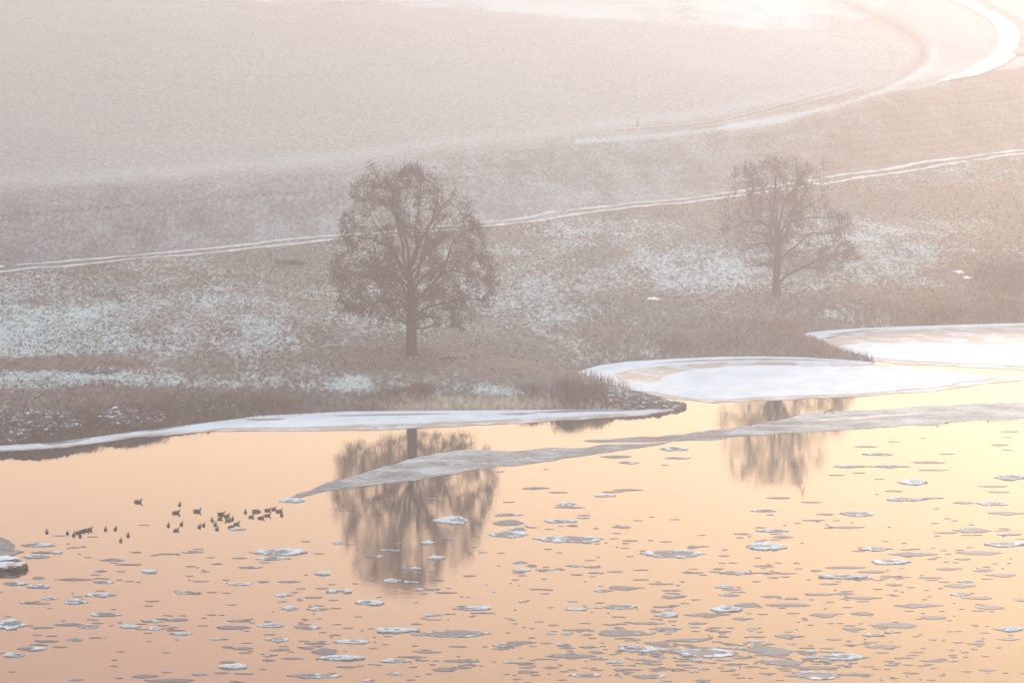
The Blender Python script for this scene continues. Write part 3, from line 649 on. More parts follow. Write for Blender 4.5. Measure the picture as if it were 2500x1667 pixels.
def grow(nodes, par, att, step, infl, kill, iters):
    nodes = [np.array(n) for n in nodes]; par = list(par)
    P = np.array(nodes); best = np.full(len(att), 1e9); bi = np.zeros(len(att), int)
    def upd(start):
        for i in range(start, len(nodes)):
            dd = ((att - nodes[i]) ** 2).sum(1); m = dd < best
            best[m] = dd[m]; bi[m] = i
    upd(0); alive = np.ones(len(att), bool)
    seen = set()
    for it in range(iters):
        alive &= best > kill * kill
        act = alive & (best < infl * infl)
        if not act.any(): break
        ids = np.unique(bi[act]); start = len(nodes)
        ai = np.where(act)[0]
        dirs = att[ai] - np.array(nodes)[bi[ai]]; dirs /= np.linalg.norm(dirs, axis=1)[:, None]
        acc = {}
        for q, b in zip(dirs, bi[ai]): acc[b] = acc.get(b, 0) + q
        for b, q in acc.items():
            q = q / (np.linalg.norm(q) + 1e-9) + RNG.normal(0, .18, 3)
            q /= np.linalg.norm(q); nw = nodes[b] + q * step
            key = (b, round(q[0], 1), round(q[1], 1), round(q[2], 1))
            if key in seen: continue
            seen.add(key)
            nodes.append(nw); par.append(b)
        if len(nodes) == start: break
        upd(start)
        if len(nodes) > 16000: break
    return np.array(nodes), np.array(par)
def tree(base_uv, org, zs, base_z, limbs, env, trunk_r, n_att, leaf_d, twig_n, label, seed, shade, depth_k=0.85):
    global RNG
    RNG = np.random.default_rng(seed); rnd = random.Random(seed)
    p0 = ground(*base_uv)
    m = 1 / scale_at(p0) * 0.9408 / zs               # metres per tracing unit
    def loc(q): return np.array([(q[0] - base_z[0]) * m, 0, -(q[1] - base_z[1]) * m * 1.02])
    env = np.array([loc(q) for q in env])[:, [0, 2]] * np.array([1.0, 0.965])
    zz = np.linspace(env[:, 1].min(), env[:, 1].max(), 80)
    ext = []
    n = len(env)
    for z in zz:
        xs = []
        for i in range(n):
            a, b = env[i], env[(i + 1) % n]
            if (a[1] > z) != (b[1] > z): xs.append(a[0] + (z - a[1]) * (b[0] - a[0]) / (b[1] - a[1]))
        ext.append((min(xs), max(xs)) if len(xs) > 1 else (0, 0))
    ext = np.array(ext)
    att = []
    zmid = (zz[0] + zz[-1]) / 2
    while len(att) < n_att:
        z = rnd.uniform(zz[0], zz[-1]); lo = np.interp(z, zz, ext[:, 0]); hi = np.interp(z, zz, ext[:, 1]); c, hw = (lo + hi) / 2, (hi - lo) / 2
        if hw < 0.1 or rnd.random() > (hw / (ext[:, 1] - ext[:, 0]).max() * 2) ** 1: continue
        ang = rnd.uniform(0, 2 * math.pi); rr = rnd.random() ** 0.42
        x = c + hw * rr * math.cos(ang); y = hw * depth_k * rr * math.sin(ang)
        cl = fbm(np.array([x * .55 + z * .3 + seed]), np.array([z * .6 + y * .4]), seed)[0]
        if cl < 0.34: continue
        att.append((x, y, z))
    att = np.array(att)
    nodes, par, lim = [], [], {}
    def add(p, pa): nodes.append(np.array(p, float)); par.append(pa); return len(nodes) - 1
    tr = [loc(q) for q in limbs[0]]; last = -1
    for i in range(len(tr) - 1):
        nseg = max(1, int(np.linalg.norm(tr[i + 1] - tr[i]) / 0.35))
        for s in range(nseg): last = add(tr[i] + (tr[i + 1] - tr[i]) * s / nseg + np.array([0, 0.04 * math.sin(len(nodes)), 0]), last)
    last = add(tr[-1], last)
    ylist = [0.0]
    for li, lb in enumerate(limbs[1:]):
        pts = np.array([loc(q) for q in lb])
        j = int(np.argmin([np.linalg.norm((nd - pts[0]) * np.array([1, 0.3, 1])) for nd in nodes]))
        dep = ((li * 0.618) % 1 - 0.5) * 2 * 0.75
        ln = np.concatenate([[0], np.cumsum(np.linalg.norm(np.diff(pts, axis=0), axis=1))])
        tt = np.arange(0.3, ln[-1], 0.33); q = np.stack([np.interp(tt, ln, pts[:, k_]) for k_ in range(3)], 1)
        y0 = nodes[j][1]; l2 = j
        for t_, p_ in zip(tt, q):
            p_ = p_ + np.array([.05 * math.sin(t_ * 3 + li), y0 + dep * t_ ** 0.95 + .06 * math.sin(t_ * 2.2 + li * 2), .04 * math.cos(t_ * 2.7 + li)])
            l2 = add(p_, l2); lim[l2] = max(.024, .115 * trunk_r / .4 * (1 - t_ / ln[-1]) ** .8)
    nodes, par = grow(nodes, par, att, 0.34, 3.4, 0.62, 70)
    n = len(nodes); ch = [[] for _ in range(n)]
    for i in range(n):
        if par[i] >= 0: ch[par[i]].append(i)
    rad = np.zeros(n); ex = 2.35
    for i in range(n - 1, -1, -1):
        rad[i] = (sum(rad[c] ** ex for c in ch[i]) ** (1 / ex)) if ch[i] else 0.013
    order_fix = rad.copy()
    k_ = math.log(trunk_r / 0.013) / math.log(rad[0] / 0.013)
    rad = 0.013 * (rad / 0.013) ** k_
    for i_, r_ in lim.items(): rad[i_] = max(rad[i_], r_)
    e = np.array([i for i in range(n) if par[i] >= 0])
    A, B = nodes[par[e]], nodes[e]; ra = np.minimum(rad[par[e]], rad[e] * 1.35 + 0.004); rb = rad[e]
    flare = 1 + 0.55 * np.exp(-A[:, 2] / 0.45); flb = 1 + 0.55 * np.exp(-B[:, 2] / 0.45)
    tk = A[:, 2] < 1.5
    ra = np.where(tk, ra * flare, ra); rb = np.where(tk, rb * flb, rb)
    root = empty('tree', (p0[0], p0[1], p0[2] - 0.08)); tag(root, label, 'tree', 'solitary trees on the river meadow')
    big = rb > 0.085
    bn = {int(q): bool(k_b) for q, k_b in zip(e, big)}
    for k_b, q in enumerate(e):                      # the trunk mesh stays in one piece
        if par[q] > 0 and not bn[int(par[q])]: big[k_b] = False; bn[int(q)] = False
    V, F = tubes((A[big], B[big], ra[big], rb[big]), 8); mesh_obj('trunk', V, F, M_BARK, root, smooth=True)
    V, F = tubes((A[~big], B[~big], ra[~big], rb[~big]), 4); mesh_obj('branches', V, F, M_TWIG, root)
    # twigs
    tips = np.where(rad < 0.03)[0]
    TA, TB = [], []
    cx = np.array([0, 0, zmid * 0.55])
    for i in tips:
        out_ = nodes[i] - cx; out_ /= np.linalg.norm(out_) + 1e-6
        for q in range(twig_n + (2 if not ch[i] else 0)):
            dv = out_ * 0.6 + RNG.normal(0, .55, 3) + np.array([0, 0, .22]); dv /= np.linalg.norm(dv)
            l_ = RNG.uniform(.3, .75); st = nodes[i]; mid_ = st + dv * l_ * .5; en = mid_ + (dv + RNG.normal(0, .3, 3)) * l_ * .5
            TA += [st, mid_]; TB += [mid_, en]
            if RNG.random() < .6: TA.append(mid_); TB.append(mid_ + (dv + RNG.normal(0, .6, 3)) * l_ * .45)
    TA, TB = np.array(TA), np.array(TB)
    V, F = tubes((TA, TB, np.full(len(TA), .0085), np.full(len(TA), .0045)), 3)
    mesh_obj('twigs', V, F, M_TWIG, root)
    # withered leaves still hanging in clumps
    LV, LF, LC = [], [], []
    for s in range(0, len(TB), 1):
        c = TB[s]
        dens = .5 + 1.5 * (fbm(np.array([c[0] * .55 + seed]), np.array([c[2] * .75 + c[1] * .5]), seed + 4)[0] - .5)
        hz = (c[2] - zz[0]) / (zz[-1] - zz[0])
        if dens + leaf_d(hz, c[0]) < 0.56: continue
        for q in range(3):
            cc = c + RNG.normal(0, .10, 3); a_ = RNG.normal(0, 1, 3); a_ /= np.linalg.norm(a_); b_ = np.cross(a_, RNG.normal(0, 1, 3)); b_ /= np.linalg.norm(b_) + 1e-6
            s_ = RNG.uniform(.05, .085); k2 = len(LV)
            LV += [cc - a_ * s_, cc - b_ * s_ * .6, cc + a_ * s_, cc + b_ * s_ * .6]; LF.append((k2, k2 + 1, k2 + 2, k2 + 3))
            t_ = RNG.uniform(.6, 1.25); LC += [np.array(shade) * t_] * 4
    mesh_obj('foliage', LV, np.array(LF), M_LEAF, root, attrs={'base': np.array(LC)})
    return p0
LIMB1 = [[(770, 1462), (770, 1350), (772, 1230), (775, 1100), (768, 1000), (760, 900), (765, 800)],
 [(755, 950), (690, 800), (640, 660), (560, 540), (500, 430), (430, 380)], [(755, 900), (720, 780), (700, 650), (650, 480), (640, 350), (600, 230)], [(765, 850), (750, 700), (690, 540), (680, 400), (700, 250)],
 [(765, 830), (810, 720), (800, 560), (830, 430), (830, 280), (800, 160)], [(775, 980), (830, 850), (870, 700), (900, 560), (950, 430), (960, 260)], [(770, 900), (900, 720), (980, 640), (1070, 560), (1180, 500)],
 [(775, 1100), (900, 1000), (1000, 880), (1050, 720), (1150, 620), (1260, 580)], [(775, 1200), (870, 1130), (1000, 1090), (1150, 1050), (1300, 1060)], [(770, 1100), (700, 980), (600, 930), (480, 940), (300, 1000), (200, 980)],
 [(770, 1180), (690, 1080), (560, 1080), (420, 1150), (300, 1150)], [(765, 1000), (650, 880), (520, 820), (380, 800), (240, 780)], [(772, 1270), (690, 1230), (620, 1190)], [(772, 1280), (870, 1270), (940, 1250)],
 [(772, 1230), (880, 1170), (1000, 1200), (1080, 1250)], [(762, 900), (600, 700), (480, 660), (350, 640)], [(770, 1040), (860, 900), (960, 860), (1100, 850), (1280, 900)], [(762, 860), (730, 620), (560, 320), (450, 200)],
 [(765, 880), (850, 640), (1000, 420), (1080, 330)], [(770, 1150), (820, 1040), (900, 1060), (980, 1000)], [(770, 1120), (720, 1060), (640, 1020), (560, 1000)]]
ENV1 = [(150, 980), (180, 870), (190, 780), (210, 640), (280, 480), (330, 300), (400, 170), (520, 135), (640, 120), (740, 130), (830, 120), (930, 160), (980, 240), (1080, 260), (1120, 350), (1230, 430), (1260, 540), (1310, 640), (1330, 760), (1380, 880), (1380, 1040), (1330, 1120), (1300, 1200), (1230, 1260), (1080, 1285), (980, 1230), (850, 1190), (700, 1170), (600, 1180), (480, 1185), (320, 1180), (200, 1090)]
def leaf1(h, x):
    return 0.125 - 0.17 * math.exp(-((h - .66) / .17) ** 2) * (1 if abs(x) < 4 else .3) + (0.06 if h > .88 else 0)
tree((945, 812), None, 2.904, (770, 1462), LIMB1, ENV1, 0.42, 3600, leaf1, 3, 'large round-crowned oak with withered leaves standing alone near the bank, left of centre', 5, (0.070, 0.043, 0.047))
LIMB2 = [[(730, 1415), (728, 1250), (735, 1100), (742, 950)],
 [(735, 1080), (690, 1000), (630, 900), (590, 820), (500, 790), (400, 830), (250, 930)], [(738, 1000), (690, 900), (660, 800), (600, 750), (520, 700), (500, 600), (490, 500), (430, 450), (340, 380)], [(490, 510), (520, 440), (480, 330), (440, 220)],
 [(742, 950), (720, 800), (690, 680), (650, 560), (610, 470), (560, 380), (500, 250)], [(742, 950), (735, 740), (720, 580), (710, 450), (700, 300), (640, 200)], [(742, 950), (750, 720), (760, 580), (800, 480), (880, 380), (900, 300), (960, 180)],
 [(738, 1040), (780, 930), (830, 830), (870, 710), (900, 620), (915, 450), (930, 330), (920, 200)], [(870, 710), (960, 640), (1060, 580), (1160, 520)], [(900, 620), (1000, 520), (1080, 400), (1180, 280)], [(735, 1080), (860, 1000), (950, 920), (1040, 850), (1200, 850), (1350, 820)],
 [(730, 1330), (800, 1230), (860, 1180), (960, 1130), (1080, 1060), (1250, 1010), (1400, 1030)], [(820, 1210), (860, 1060), (870, 980)], [(742, 970), (790, 780), (850, 740), (1000, 700), (1250, 690), (1380, 700)], [(733, 1130), (620, 1100), (520, 1120), (430, 1110)],
 [(630, 900), (500, 930), (420, 1000)], [(600, 750), (420, 740), (250, 830)], [(740, 980), (700, 700), (730, 420), (790, 200)], [(950, 1135), (1100, 1150), (1200, 1170)]]
ENV2 = [(180, 830), (170, 680), (230, 560), (210, 400), (240, 280), (330, 190), (480, 190), (600, 140), (720, 110), (850, 150), (950, 120), (1080, 200), (1200, 270), (1230, 380), (1180, 480), (1200, 570), (1300, 630), (1400, 700), (1420, 830), (1440, 950), (1500, 1030), (1450, 1110), (1300, 1170), (1150, 1200), (1000, 1150), (860, 1080), (700, 1050), (560, 1130), (430, 1130), (350, 1060), (230, 960)]
def leaf2(h, x): return (0.06 if x > 2.6 and h < .62 else -0.06) - 0.03 * (h > .7)
tree((1783, 679), None, 3.733, (730, 1415), LIMB2, ENV2, 0.36, 1900, leaf2, 3, 'smaller bare tree with spreading ascending limbs standing behind the right bays', 8, (0.09, 0.055, 0.05))

# ------------------------------------------------------------------ ducks
def duck_mesh(headlow=False):
    path = [(-.30, .10, .010), (-.25, .085, .045), (-.17, .065, .09), (-.06, .05, .115), (.05, .05, .12), (.14, .06, .10), (.19, .09, .072), (.205, .135, .05), (.21, .18, .046), (.225, .215, .05), (.255, .225, .047), (.29, .212, .026), (.33, .203, .012), (.345, .20, .004)]
    if headlow: path = path[:6] + [(.20, .07, .066), (.245, .06, .045), (.28, .04, .045), (.31, .02, .03), (.34, .0, .012)]
    P = np.array([(a, b) for a, b, _ in path]); T = np.gradient(P, axis=0); T /= np.linalg.norm(T, axis=1)[:, None]
    V, F, C = [], [], []; ns = 10
    for i, (x, z, r) in enumerate(path):
        n = np.array([-T[i][1], T[i][0]])
        for k_ in range(ns):
            a = k_ * 2 * math.pi / ns; wide = 1.15 if i < 6 else 0.95
            V.append((x + n[0] * r * math.sin(a), r * wide * math.cos(a), z + n[1] * r * math.sin(a)))
            C.append((.045, .038, .04) if i > 5 else (.06, .05, .048))
    for i in range(len(path) - 1):
        for k_ in range(ns):
            j = (k_ + 1) % ns; F.append((i * ns + k_, i * ns + j, (i + 1) * ns + j, (i + 1) * ns + k_))
    F += [tuple(range(ns)), tuple(range((len(path) - 1) * ns, len(path) * ns))[::-1]]
    return V, F, C
DK = [(945,130,0,'lone dark duck in profile farthest from the bottom of the photo'),(1317,155,80,'duck seen from behind, above the profile duck in mid flock'),(1285,228,5,'duck in profile just below the end-on duck in mid flock'),(1475,215,-3,'duck in profile alone between the mid flock and the dense cluster'),
 (1690,240,4,'duck in profile at the top of the dense cluster'),(1742,257,30,'duck turned half right just below the profile duck topping the cluster'),(1610,295,95,'end-on duck at the left of the dense cluster'),(1680,280,50,'small duck half turned within the dense cluster'),(1750,295,150,'duck turned left in the middle of the dense cluster'),(1790,285,85,'end-on duck at the upper right of the dense cluster'),
 (1217,342,90,'end-on duck at the left end of the mid trio'),(1333,330,70,'upright duck at the top right of the mid trio'),(1287,384,40,'duck turned half right at the bottom of the mid trio'),(1495,352,75,'left duck of the close pair left of the dense cluster'),(1532,338,80,'right duck of the close pair left of the dense cluster'),
 (1637,332,80,'end-on duck below the centre of the dense cluster'),(1653,372,70,'lowest end-on duck under the dense cluster'),(1830,328,35,'duck half turned right at the lower right of the dense cluster'),(1780,357,25,'duck swimming just above a small grey floe'),(1908,222,88,'end-on duck at the left of the right-hand group'),
 (2003,216,0,'duck with its head down in the right-hand group'),(1960,264,35,'duck half turned right at the lower left of the right-hand group'),(2107,205,12,'duck facing right at the top of the right-hand group'),(2163,194,40,'tall-necked duck at the top right of the right-hand group'),(2210,214,25,'duck facing right near the right end of the flock'),(2233,247,80,'rightmost end-on duck of the whole flock'),
 (2048,274,10,'lowest duck of the right-hand group facing right'),(2108,252,12,'duck facing right in the middle of the right-hand group'),(127,400,100,'leftmost duck of the whole flock'),(310,412,95,'second duck from the left, seen end-on'),(368,427,85,'third duck from the left, seen end-on'),(408,407,30,'left upper duck of the tight huddle at left'),
 (438,395,25,'right upper duck of the tight huddle at left'),(425,435,90,'lowest duck of the tight huddle at left'),(476,387,15,'left duck of the touching pair right of the huddle'),(508,380,40,'right duck of the touching pair right of the huddle'),(653,377,90,'left duck of the spaced pair right of the huddle'),(740,374,80,'right duck of the spaced pair right of the huddle'),
 (855,432,90,'lone end-on duck below the gap in the flock'),(790,478,90,'lowest duck of all, alone below the flock')]
Vd, Fd, Cd = duck_mesh(); Vl, Fl, Cl = duck_mesh(True)
proto = None; protolow = None
for i, (x, y, an, lab) in enumerate(DK):
    u = (80 + x / 3.675) * .9408; v = (1190 + y / 3.675) * .9408
    p = at(u, v)
    if 'head down' in lab: o = mesh_obj('duck', Vl, Fl, M_DUCK, smooth=True, attrs={'base': Cl})
    elif proto is None: o = proto = mesh_obj('duck', Vd, Fd, M_DUCK, smooth=True, attrs={'base': Cd})
    else: o = link(proto.copy())
    s = (0.98 if an < 6 and an > -6 else 0.82) * random.uniform(.94, 1.05)
    o.location = (p[0], p[1], 0.0); o.rotation_euler = (0, 0, R(an)); o.scale = (s, s, s)
    tag(o, lab, 'duck', 'flock of ducks on the river')

# ------------------------------------------------------------------ stones, snowy outcrop
def rock_mesh(rx, ry, rz, seed, sub=2, amp=.45):
    bm = bmesh.new(); bmesh.ops.create_icosphere(bm, subdivisions=sub, radius=1)
    V = np.array([v.co[:] for v in bm.verts]); F = [tuple(v.index for v in f.verts) for f in bm.faces]; bm.free()
    k_ = 1 + amp * (fbm(V[:, 0] * 1.8 + seed, V[:, 1] * 1.8 + V[:, 2] * 1.3, seed) - .5) + amp * .5 * (vnoise(V[:, 0] * 4 + seed, V[:, 2] * 4 + V[:, 1] * 3, seed + 3) - .5)
    return V * k_[:, None] * np.array([rx, ry, rz]), F
rr = random.Random(4)
SP_ROCK = []
for i in range(70):
    t = rr.random() ** .8; u = 1385 + 178 * t
    top = np.interp(u, [1385, 1450, 1500, 1560], [884, 905, 918, 930]); bot = np.interp(u, [1385, 1450, 1500, 1560], [936, 940, 940, 940])
    SP_ROCK.append((u, top + (bot - top) * (.25 + .75 * rr.random())))
for i, (u, v) in enumerate(SP_ROCK):
    p = ground(u, v); s = rr.uniform(.20, .46)
    V, F = rock_mesh(s * rr.uniform(.8, 1.5), s, s * rr.uniform(.5, .8), 100 + i)
    o = mesh_obj('rock', V, F, M_ROCK); o.location = (p[0], p[1], max(p[2], 0.02) + s * .15); o.rotation_euler = (rr.uniform(-.3, .3), rr.uniform(-.3, .3), rr.uniform(0, 6))
    tag(o, 'dark snow-dusted stone among the many heaped on the tip of the spit', 'rock', 'stones heaped on the spit')
def heap(cu, cv, ru, rv, n, label, sz=(.12, .38), hh=0.5):
    VV, FF, k0 = [], [], 0
    for i in range(n):
        a = rr.uniform(0, 6.28); q = rr.random() ** .5
        p = ground(cu + ru * q * math.cos(a), cv + rv * q * math.sin(a)); s = rr.uniform(*sz)
        V, F = rock_mesh(s * rr.uniform(.9, 1.8), s, s * .7, 900 + i, 1)
        an = rr.uniform(0, 6); c, s_ = math.cos(an), math.sin(an)
        VV += [(p[0] + x * c - y * s_, p[1] + x * s_ + y * c, p[2] + z + hh * (1 - q * q) * rr.random()) for x, y, z in V]; FF += [tuple(j + k0 for j in f) for f in F]; k0 += len(V)
    o = mesh_obj('rubble_heap', VV, FF, M_ROCK); tag(o, label, 'rubble', kind='stuff')
heap(115, 968, 85, 20, 190, 'dark heap of snow-streaked rubble on the bank near the left edge')
heap(305, 958, 72, 22, 150, 'dark heap of rubble and dry stems, second from the left on the bank')
heap(15, 1000, 60, 16, 80, 'dark rubble low on the bank at the left edge')
heap(225, 853, 40, 6, 45, 'small dark brush and rubble heap in the frosty meadow at left', (.1, .25), .2)
p = at(-2, 1303)
root = empty('snowy_outcrop', (p[0], p[1], 0)); tag(root, 'dark rock block with a thick snow cap jutting in at the left edge', 'rock')
V, F = rock_mesh(1.5, .95, .36, 51, 4, 1.2); o = mesh_obj('rock', V, F, M_ROCK, root); o.location = (0, 0, .12)
V, F = rock_mesh(1.55, 1.0, .24, 57, 4, 1.2); o = mesh_obj('snow_cap', V, F, M_SNOWICE, root, smooth=True); o.location = (0.15, -.05, .36)

# ------------------------------------------------------------------ dry bushes, reeds and grass
def blades(P, hmin, hmax, width, cols, lean=.35, n=3, seed=1, hk=None):
    rg = np.random.default_rng(seed); P = np.repeat(P, n, axis=0); m = len(P)
    hk = 1.0 if hk is None else np.repeat(hk, n)
    P = P + np.column_stack([rg.normal(0, .10, m), rg.normal(0, .10, m), np.full(m, -.03)])
    an = rg.uniform(0, 6.283, m); h = rg.uniform(hmin, hmax, m) * hk; w_ = width * rg.uniform(.6, 1.3, m)
    dx = np.column_stack([np.cos(an) * w_, np.sin(an) * w_, np.zeros(m)])
    ld = rg.uniform(0, 6.283, m); l_ = h * lean * rg.uniform(0.2, 1.2, m)
    tip = P + np.column_stack([np.cos(ld) * l_, np.sin(ld) * l_, h])
    mid = P + np.column_stack([np.cos(ld) * l_ * .3, np.sin(ld) * l_ * .3, h * .6])
    V = np.stack([P - dx, P + dx, mid + dx * .8, tip + dx * .15, tip - dx * .15, mid - dx * .8], 1).reshape(-1, 3)
    b = (np.arange(m) * 6)[:, None]
    F = np.vstack([b + np.array([[0, 1, 2, 5]]), b + np.array([[5, 2, 3, 4]])])
    ci = rg.integers(0, len(cols), m); C = np.array(cols)[ci] * rg.uniform(.7, 1.25, (m, 1))
    return V, F, np.repeat(C, 6, axis=0)
def scatter(fn, n, u0, u1, v0, v1, seed):
    rg = np.random.default_rng(seed)
    y0, y1 = at(1176, v1, 2)[1], at(1176, v0, 2)[1]
    y = 1 / rg.uniform(1 / y1, 1 / y0, n); tx = rg.uniform((u0 - 1176) / FD, (u1 - 1176) / FD, n); x = tx * y * 1.012
    dd = shore_dist(x, y); z = height(x, y, dd); U, V_, _ = project(x, y, z)
    k_ = (dd > .25) & fn(U, V_, x, y)
    return np.column_stack([x, y, z])[k_], U[k_], V_[k_]
def poly_in(poly):
    P = np.array(poly, float)
    def f(u, v):
        ins = np.zeros(u.shape, bool)
        for i in range(len(P)):
            (ax, ay), (bx, by) = P[i], P[(i + 1) % len(P)]
            if ay == by: continue
            ins ^= ((ay > v) != (by > v)) & (u < (bx - ax) * (v - ay) / (by - ay) + ax)
        return ins
    return f
STRAW = [(.24, .155, .115), (.18, .115, .09), (.29, .20, .14), (.13, .085, .07)]
RED = [(.12, .075, .062), (.09, .06, .055), (.16, .10, .08)]
FRG = [(.30, .32, .32), (.14, .135, .11), (.11, .10, .085), (.42, .46, .47), (.09, .08, .07)]
trk = lambda u: np.interp(u, [p[0] for p in TRACK_D], [p[1] for p in TRACK_D])
P_, U_, V_ = scatter(lambda u, v, x, y: (v > trk(u) + 10) & ((v < 850) | (u < 640) | (fbm(x * .6, y * .3, 98) > .62)) & (fbm(x * .15, y * .08, 91) > .42), 26000, -60, 2420, 380, 1030, 3)
Vb, Fb, Cb = blades(P_, .08, .26, .042, FRG, .9, 3, 5)
# blades in brown hollows are straw coloured
o = mesh_obj('meadow_grass', Vb, Fb, M_PLANT, attrs={'base': Cb}); tag(o, 'short frosty tufts of grass across the river meadow', 'grass', kind='stuff')
def patch(blobs, n, box, seed, keep, cap=0.9):
    rg = np.random.default_rng(seed)
    def dens(u, v, x, y):
        dd = np.zeros(u.shape)
        for cu, cv, ru, rv in blobs: dd = np.maximum(dd, np.exp(-1.3 * (((u - cu) / ru) ** 2 + ((v - cv) / rv) ** 2)))
        return np.clip(dd * cap * (0.15 + 2.2 * (fbm(x * .4, y * .16, seed) - .22)), 0, 1)
    P, U, V = scatter(lambda u, v, x, y: rg.random(u.shape) < dens(u, v, x, y), n, *box, seed + 1)
    return P[:keep], dens(U, V, P[:, 0], P[:, 1])[:keep]
P_, dn = patch([(1740, 796, 170, 34), (1640, 800, 100, 28), (1870, 816, 80, 12), (1960, 828, 50, 7), (1760, 752, 90, 18)], 60000, (1480, 2040, 700, 842), 8, 7500)
Vb, Fb, Cb = blades(P_, .12, .62, .017, STRAW + [(.28, .22, .17)], .5, 2, 9, np.clip(.35 + dn, .3, 1.2))
o = mesh_obj('reeds', Vb, Fb, M_PLANT, attrs={'base': Cb}); tag(o, 'dry brown reed bed between the two frozen bays', 'reeds', kind='stuff')
P_, dn = patch([(2230, 726, 210, 22), (2090, 738, 110, 13), (2340, 712, 110, 30), (2330, 640, 100, 40)], 40000, (1940, 2440, 580, 756), 18, 6000)
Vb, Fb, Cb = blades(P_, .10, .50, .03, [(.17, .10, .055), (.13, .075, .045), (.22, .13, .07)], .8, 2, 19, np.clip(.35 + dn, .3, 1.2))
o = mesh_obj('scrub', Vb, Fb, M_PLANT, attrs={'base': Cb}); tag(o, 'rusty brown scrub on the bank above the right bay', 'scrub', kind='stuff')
def bush(cu, cv, ru, rv, n, h, label, cols=RED, width=.014, seed=1, name='dry_bush', lean=.45):
    rg = np.random.default_rng(seed); p0 = ground(cu, cv); s = scale_at(p0)
    a = rg.uniform(0, 6.283, n); q = rg.random(n) ** .6
    x = p0[0] + ru / s * q * np.cos(a); y = p0[1] + rv / s / .17 * q * np.sin(a) * .5
    P = np.column_stack([x, y, height(x, y)]); ok = shore_dist(x, y) > .1; P = P[ok]; q = q[ok]
    V, F, C = blades(P, h * .3, h, width, cols, lean, 3, seed, (1.08 - .75 * q ** 1.6) * rg.uniform(.7, 1.15, len(q)))
    # finer side stems
    rg2 = np.random.default_rng(seed + 50); A = P[rg2.integers(0, len(P), n)] + np.column_stack([rg2.normal(0, .12, n), rg2.normal(0, .12, n), rg2.uniform(.15, h * .6, n)])
    V2, F2, C2 = blades(A, h * .15, h * .4, width * .8, cols, .9, 2, seed + 1)
    o = mesh_obj(name, np.vstack([V, V2]) - p0, np.vstack([F, F2 + len(V)]), M_PLANT, attrs={'base': np.vstack([C, C2])}); o.location = p0
    tag(o, label, 'bush', 'dry bushes along the bank'); return o
bush(1310, 912, 45, 26, 420, 1.5, 'tall dry bush on the spit left of the middle bay', seed=3)
bush(1370, 905, 34, 20, 240, 1.1, 'lower dry stems beside the tall bush on the spit', seed=4)
bush(968, 900, 38, 14, 200, .8, 'rounded dry bush on the bank right of the large tree', seed=5)
bush(905, 905, 40, 18, 240, .55, 'low reddish bush on the bank below the large tree', seed=6)
bush(845, 925, 60, 16, 260, .5, 'long low reddish thicket on the bank left below the large tree', seed=7)
bush(1225, 905, 40, 14, 160, .6, 'small dark bush left of the tall bush on the spit', seed=8)
bush(640, 935, 70, 14, 260, .5, 'low reddish thicket on the bank between the rubble and the large tree', seed=9)
bush(330, 945, 60, 18, 320, .75, 'dark scrubby bush growing over the second rubble heap', seed=10)
bush(200, 968, 40, 16, 220, .7, 'dark scrubby bush between the two rubble heaps', seed=11)
bush(60, 1005, 60, 12, 160, .5, 'dark low scrub at the left edge of the bank', seed=12)
bush(345, 986, 14, 8, 60, 1.0, 'small tuft of tall stems at the water edge below the second rubble heap', seed=14)
bush(205, 1004, 22, 8, 80, .9, 'small tuft of tall stems at the water edge below the first rubble heap', seed=15)
bush(1560, 790, 40, 12, 140, .6, 'faint dry bush at the left end of the reed bed', seed=13)
rp = poly_in([(1325, 862), (1370, 874), (1405, 890), (1420, 898), (1380, 888), (1340, 872)])
def reeds_line(pts, n, h, label, seed):
    rg = np.random.default_rng(seed); q = resample(np.array([at(u, v)[:2] for u, v in pts]), n) + rg.normal(0, .35, (n, 2))
    P = np.column_stack([q, np.maximum(height(q[:, 0], q[:, 1]), .0)])
    V, F, C = blades(P, h * .4, h, .014, STRAW, .25, 2, seed); o = mesh_obj('reed_fringe', V, F, M_PLANT, attrs={'base': C}); tag(o, label, 'reeds', kind='stuff')
reeds_line([(1330, 866), (1370, 876), (1405, 892), (1450, 905)], 160, .9, 'sparse reeds on the inner edge of the spit by the middle bay', 31)
reeds_line([(1860, 794), (1910, 808), (1960, 821), (2005, 830)], 160, .7, 'reeds trailing along the small point between the bays', 32)
reeds_line([(0, 1020), (200, 1008), (400, 982), (560, 962), (760, 950)], 260, .45, 'thin dry stems along the left bank edge', 33)

# ------------------------------------------------------------------ small single things
def bar(name, pts, r, mat_, label, cat, sides=7, lift=0.0, gnd=True):
    Q = []
    for q in pts:
        p = ground(q[0], q[1]) if gnd else at(q[0], q[1]); Q.append(p + np.array([0, 0, q[2] + lift]))
    Q = np.array(Q); rs = np.linspace(r, r * .6, len(Q)); c = Q[0].copy(); Q = Q - c
    V, F = tubes((Q[:-1], Q[1:], rs[:-1], rs[1:]), sides)
    caps = [tuple(range(sides))[::-1], tuple(range(len(V) - sides, len(V)))]
    o = mesh_obj(name, V, [tuple(f) for f in F.tolist()] + caps, mat_, smooth=False); o.location = c; tag(o, label, cat); return o
M_WOOD = mat_plain('weathered_wood', (0.07, 0.055, 0.055), (0.14, 0.115, 0.11), 6)
bar('fallen_log', [(637, 606, .15), (655, 607, .18), (680, 606, .2), (700, 608, .12)], .30, M_WOOD, 'dark fallen log lying in the frosty meadow left of the large tree', 'log', 9)
p = ground(1463, 291); s = scale_at(p)
bar('marker_post', [(1463, 291, 0), (1463, 291, 20 / s)], .055, M_WOOD, 'thin upright post on the edge of the upper field', 'post')
bar('marker_post', [(580, 82, 0), (580, 82, .7)], .03, M_WOOD, 'tiny short post far out in the upper field at left', 'post')
p = at(1903, 950)
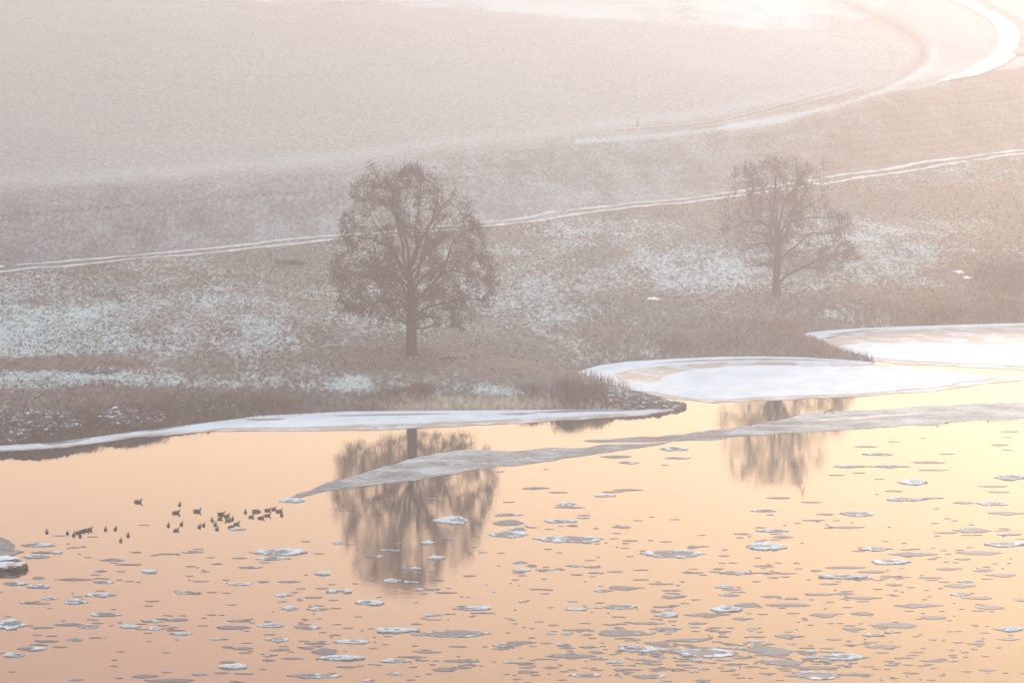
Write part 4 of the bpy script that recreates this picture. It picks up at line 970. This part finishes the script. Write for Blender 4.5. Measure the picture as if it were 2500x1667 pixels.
bar('driftwood_stick', [(1893, 951, .0), (1897, 951, .16), (1903, 951, .26), (1909, 951, .18), (1916, 951, 0)], .045, M_WOOD, 'small arched branch sticking out of the pale slush band', 'stick', 6, .05, False)
for u, v, lb in ((2155, 979, 'leftmost of three small brown twigs below the slush band at right'), (2175, 972, 'middle of three small brown twigs below the slush band at right'), (2271, 968, 'rightmost of three small brown twigs by the slush band at right')):
    bar('twig', [(u - 4, v, .01), (u, v - .5, .05), (u + 3, v, .02)], .03, M_WOOD, lb, 'twig', 5, .02, False)
M_PALE = mat_plain('peeled_wood', (0.34, 0.31, 0.28), (0.5, 0.47, 0.44), 6)
bar('fallen_branch', [(735, 801, .08), (760, 797, .16), (800, 795, .12), (850, 793, .05)], .07, M_PALE, 'long pale fallen branch in the grass left of the large tree', 'branch', 6)
bar('fallen_branch', [(1012, 825, .05), (1030, 823, .1), (1050, 825, .05)], .08, M_WOOD, 'short dark fallen branch just right of the large trunk', 'branch', 6)
M_LUMP = M_SNOWICE
for u, v, wd, lb in ((1503, 688, 34, 'flat white snow patch in the meadow between the two trees'), (2205, 625, 24, 'upper of two white snow patches in the grass near the right edge'), (2222, 638, 20, 'lower of two white snow patches in the grass near the right edge')):
    p = ground(u, v); s = scale_at(p); V, F = rock_mesh(wd / s / 2, .7, .12, int(u), 4, 1.1)
    o = mesh_obj('snow_patch', V, F, M_LUMP, smooth=True); o.location = p; tag(o, lb, 'snow patch')

# ------------------------------------------------------------------ the misty air
hb = [(-1620, -300, -2.3), (1620, -300, -2.3), (1620, 1700, -2.3), (-1620, 1700, -2.3), (-1620, -300, 60), (1620, -300, 60), (1620, 1700, 60), (-1620, 1700, 60)]
hm = bpy.data.materials.new('mist'); hm.use_nodes = True; hN = hm.node_tree.nodes; hN.clear()
ho = hN.new('ShaderNodeOutputMaterial'); pv = hN.new('ShaderNodeVolumePrincipled')
pv.inputs['Color'].default_value = (0.875, 0.885, 1.0, 1); pv.inputs['Density'].default_value = 0.00076; pv.inputs['Anisotropy'].default_value = 0.78
hm.node_tree.links.new(pv.outputs[0], ho.inputs['Volume'])
o = mesh_obj('haze', hb, [(3, 2, 1, 0), (4, 5, 6, 7), (0, 1, 5, 4), (1, 2, 6, 5), (2, 3, 7, 6), (3, 0, 4, 7)], hm)
tag(o, kind='stuff')
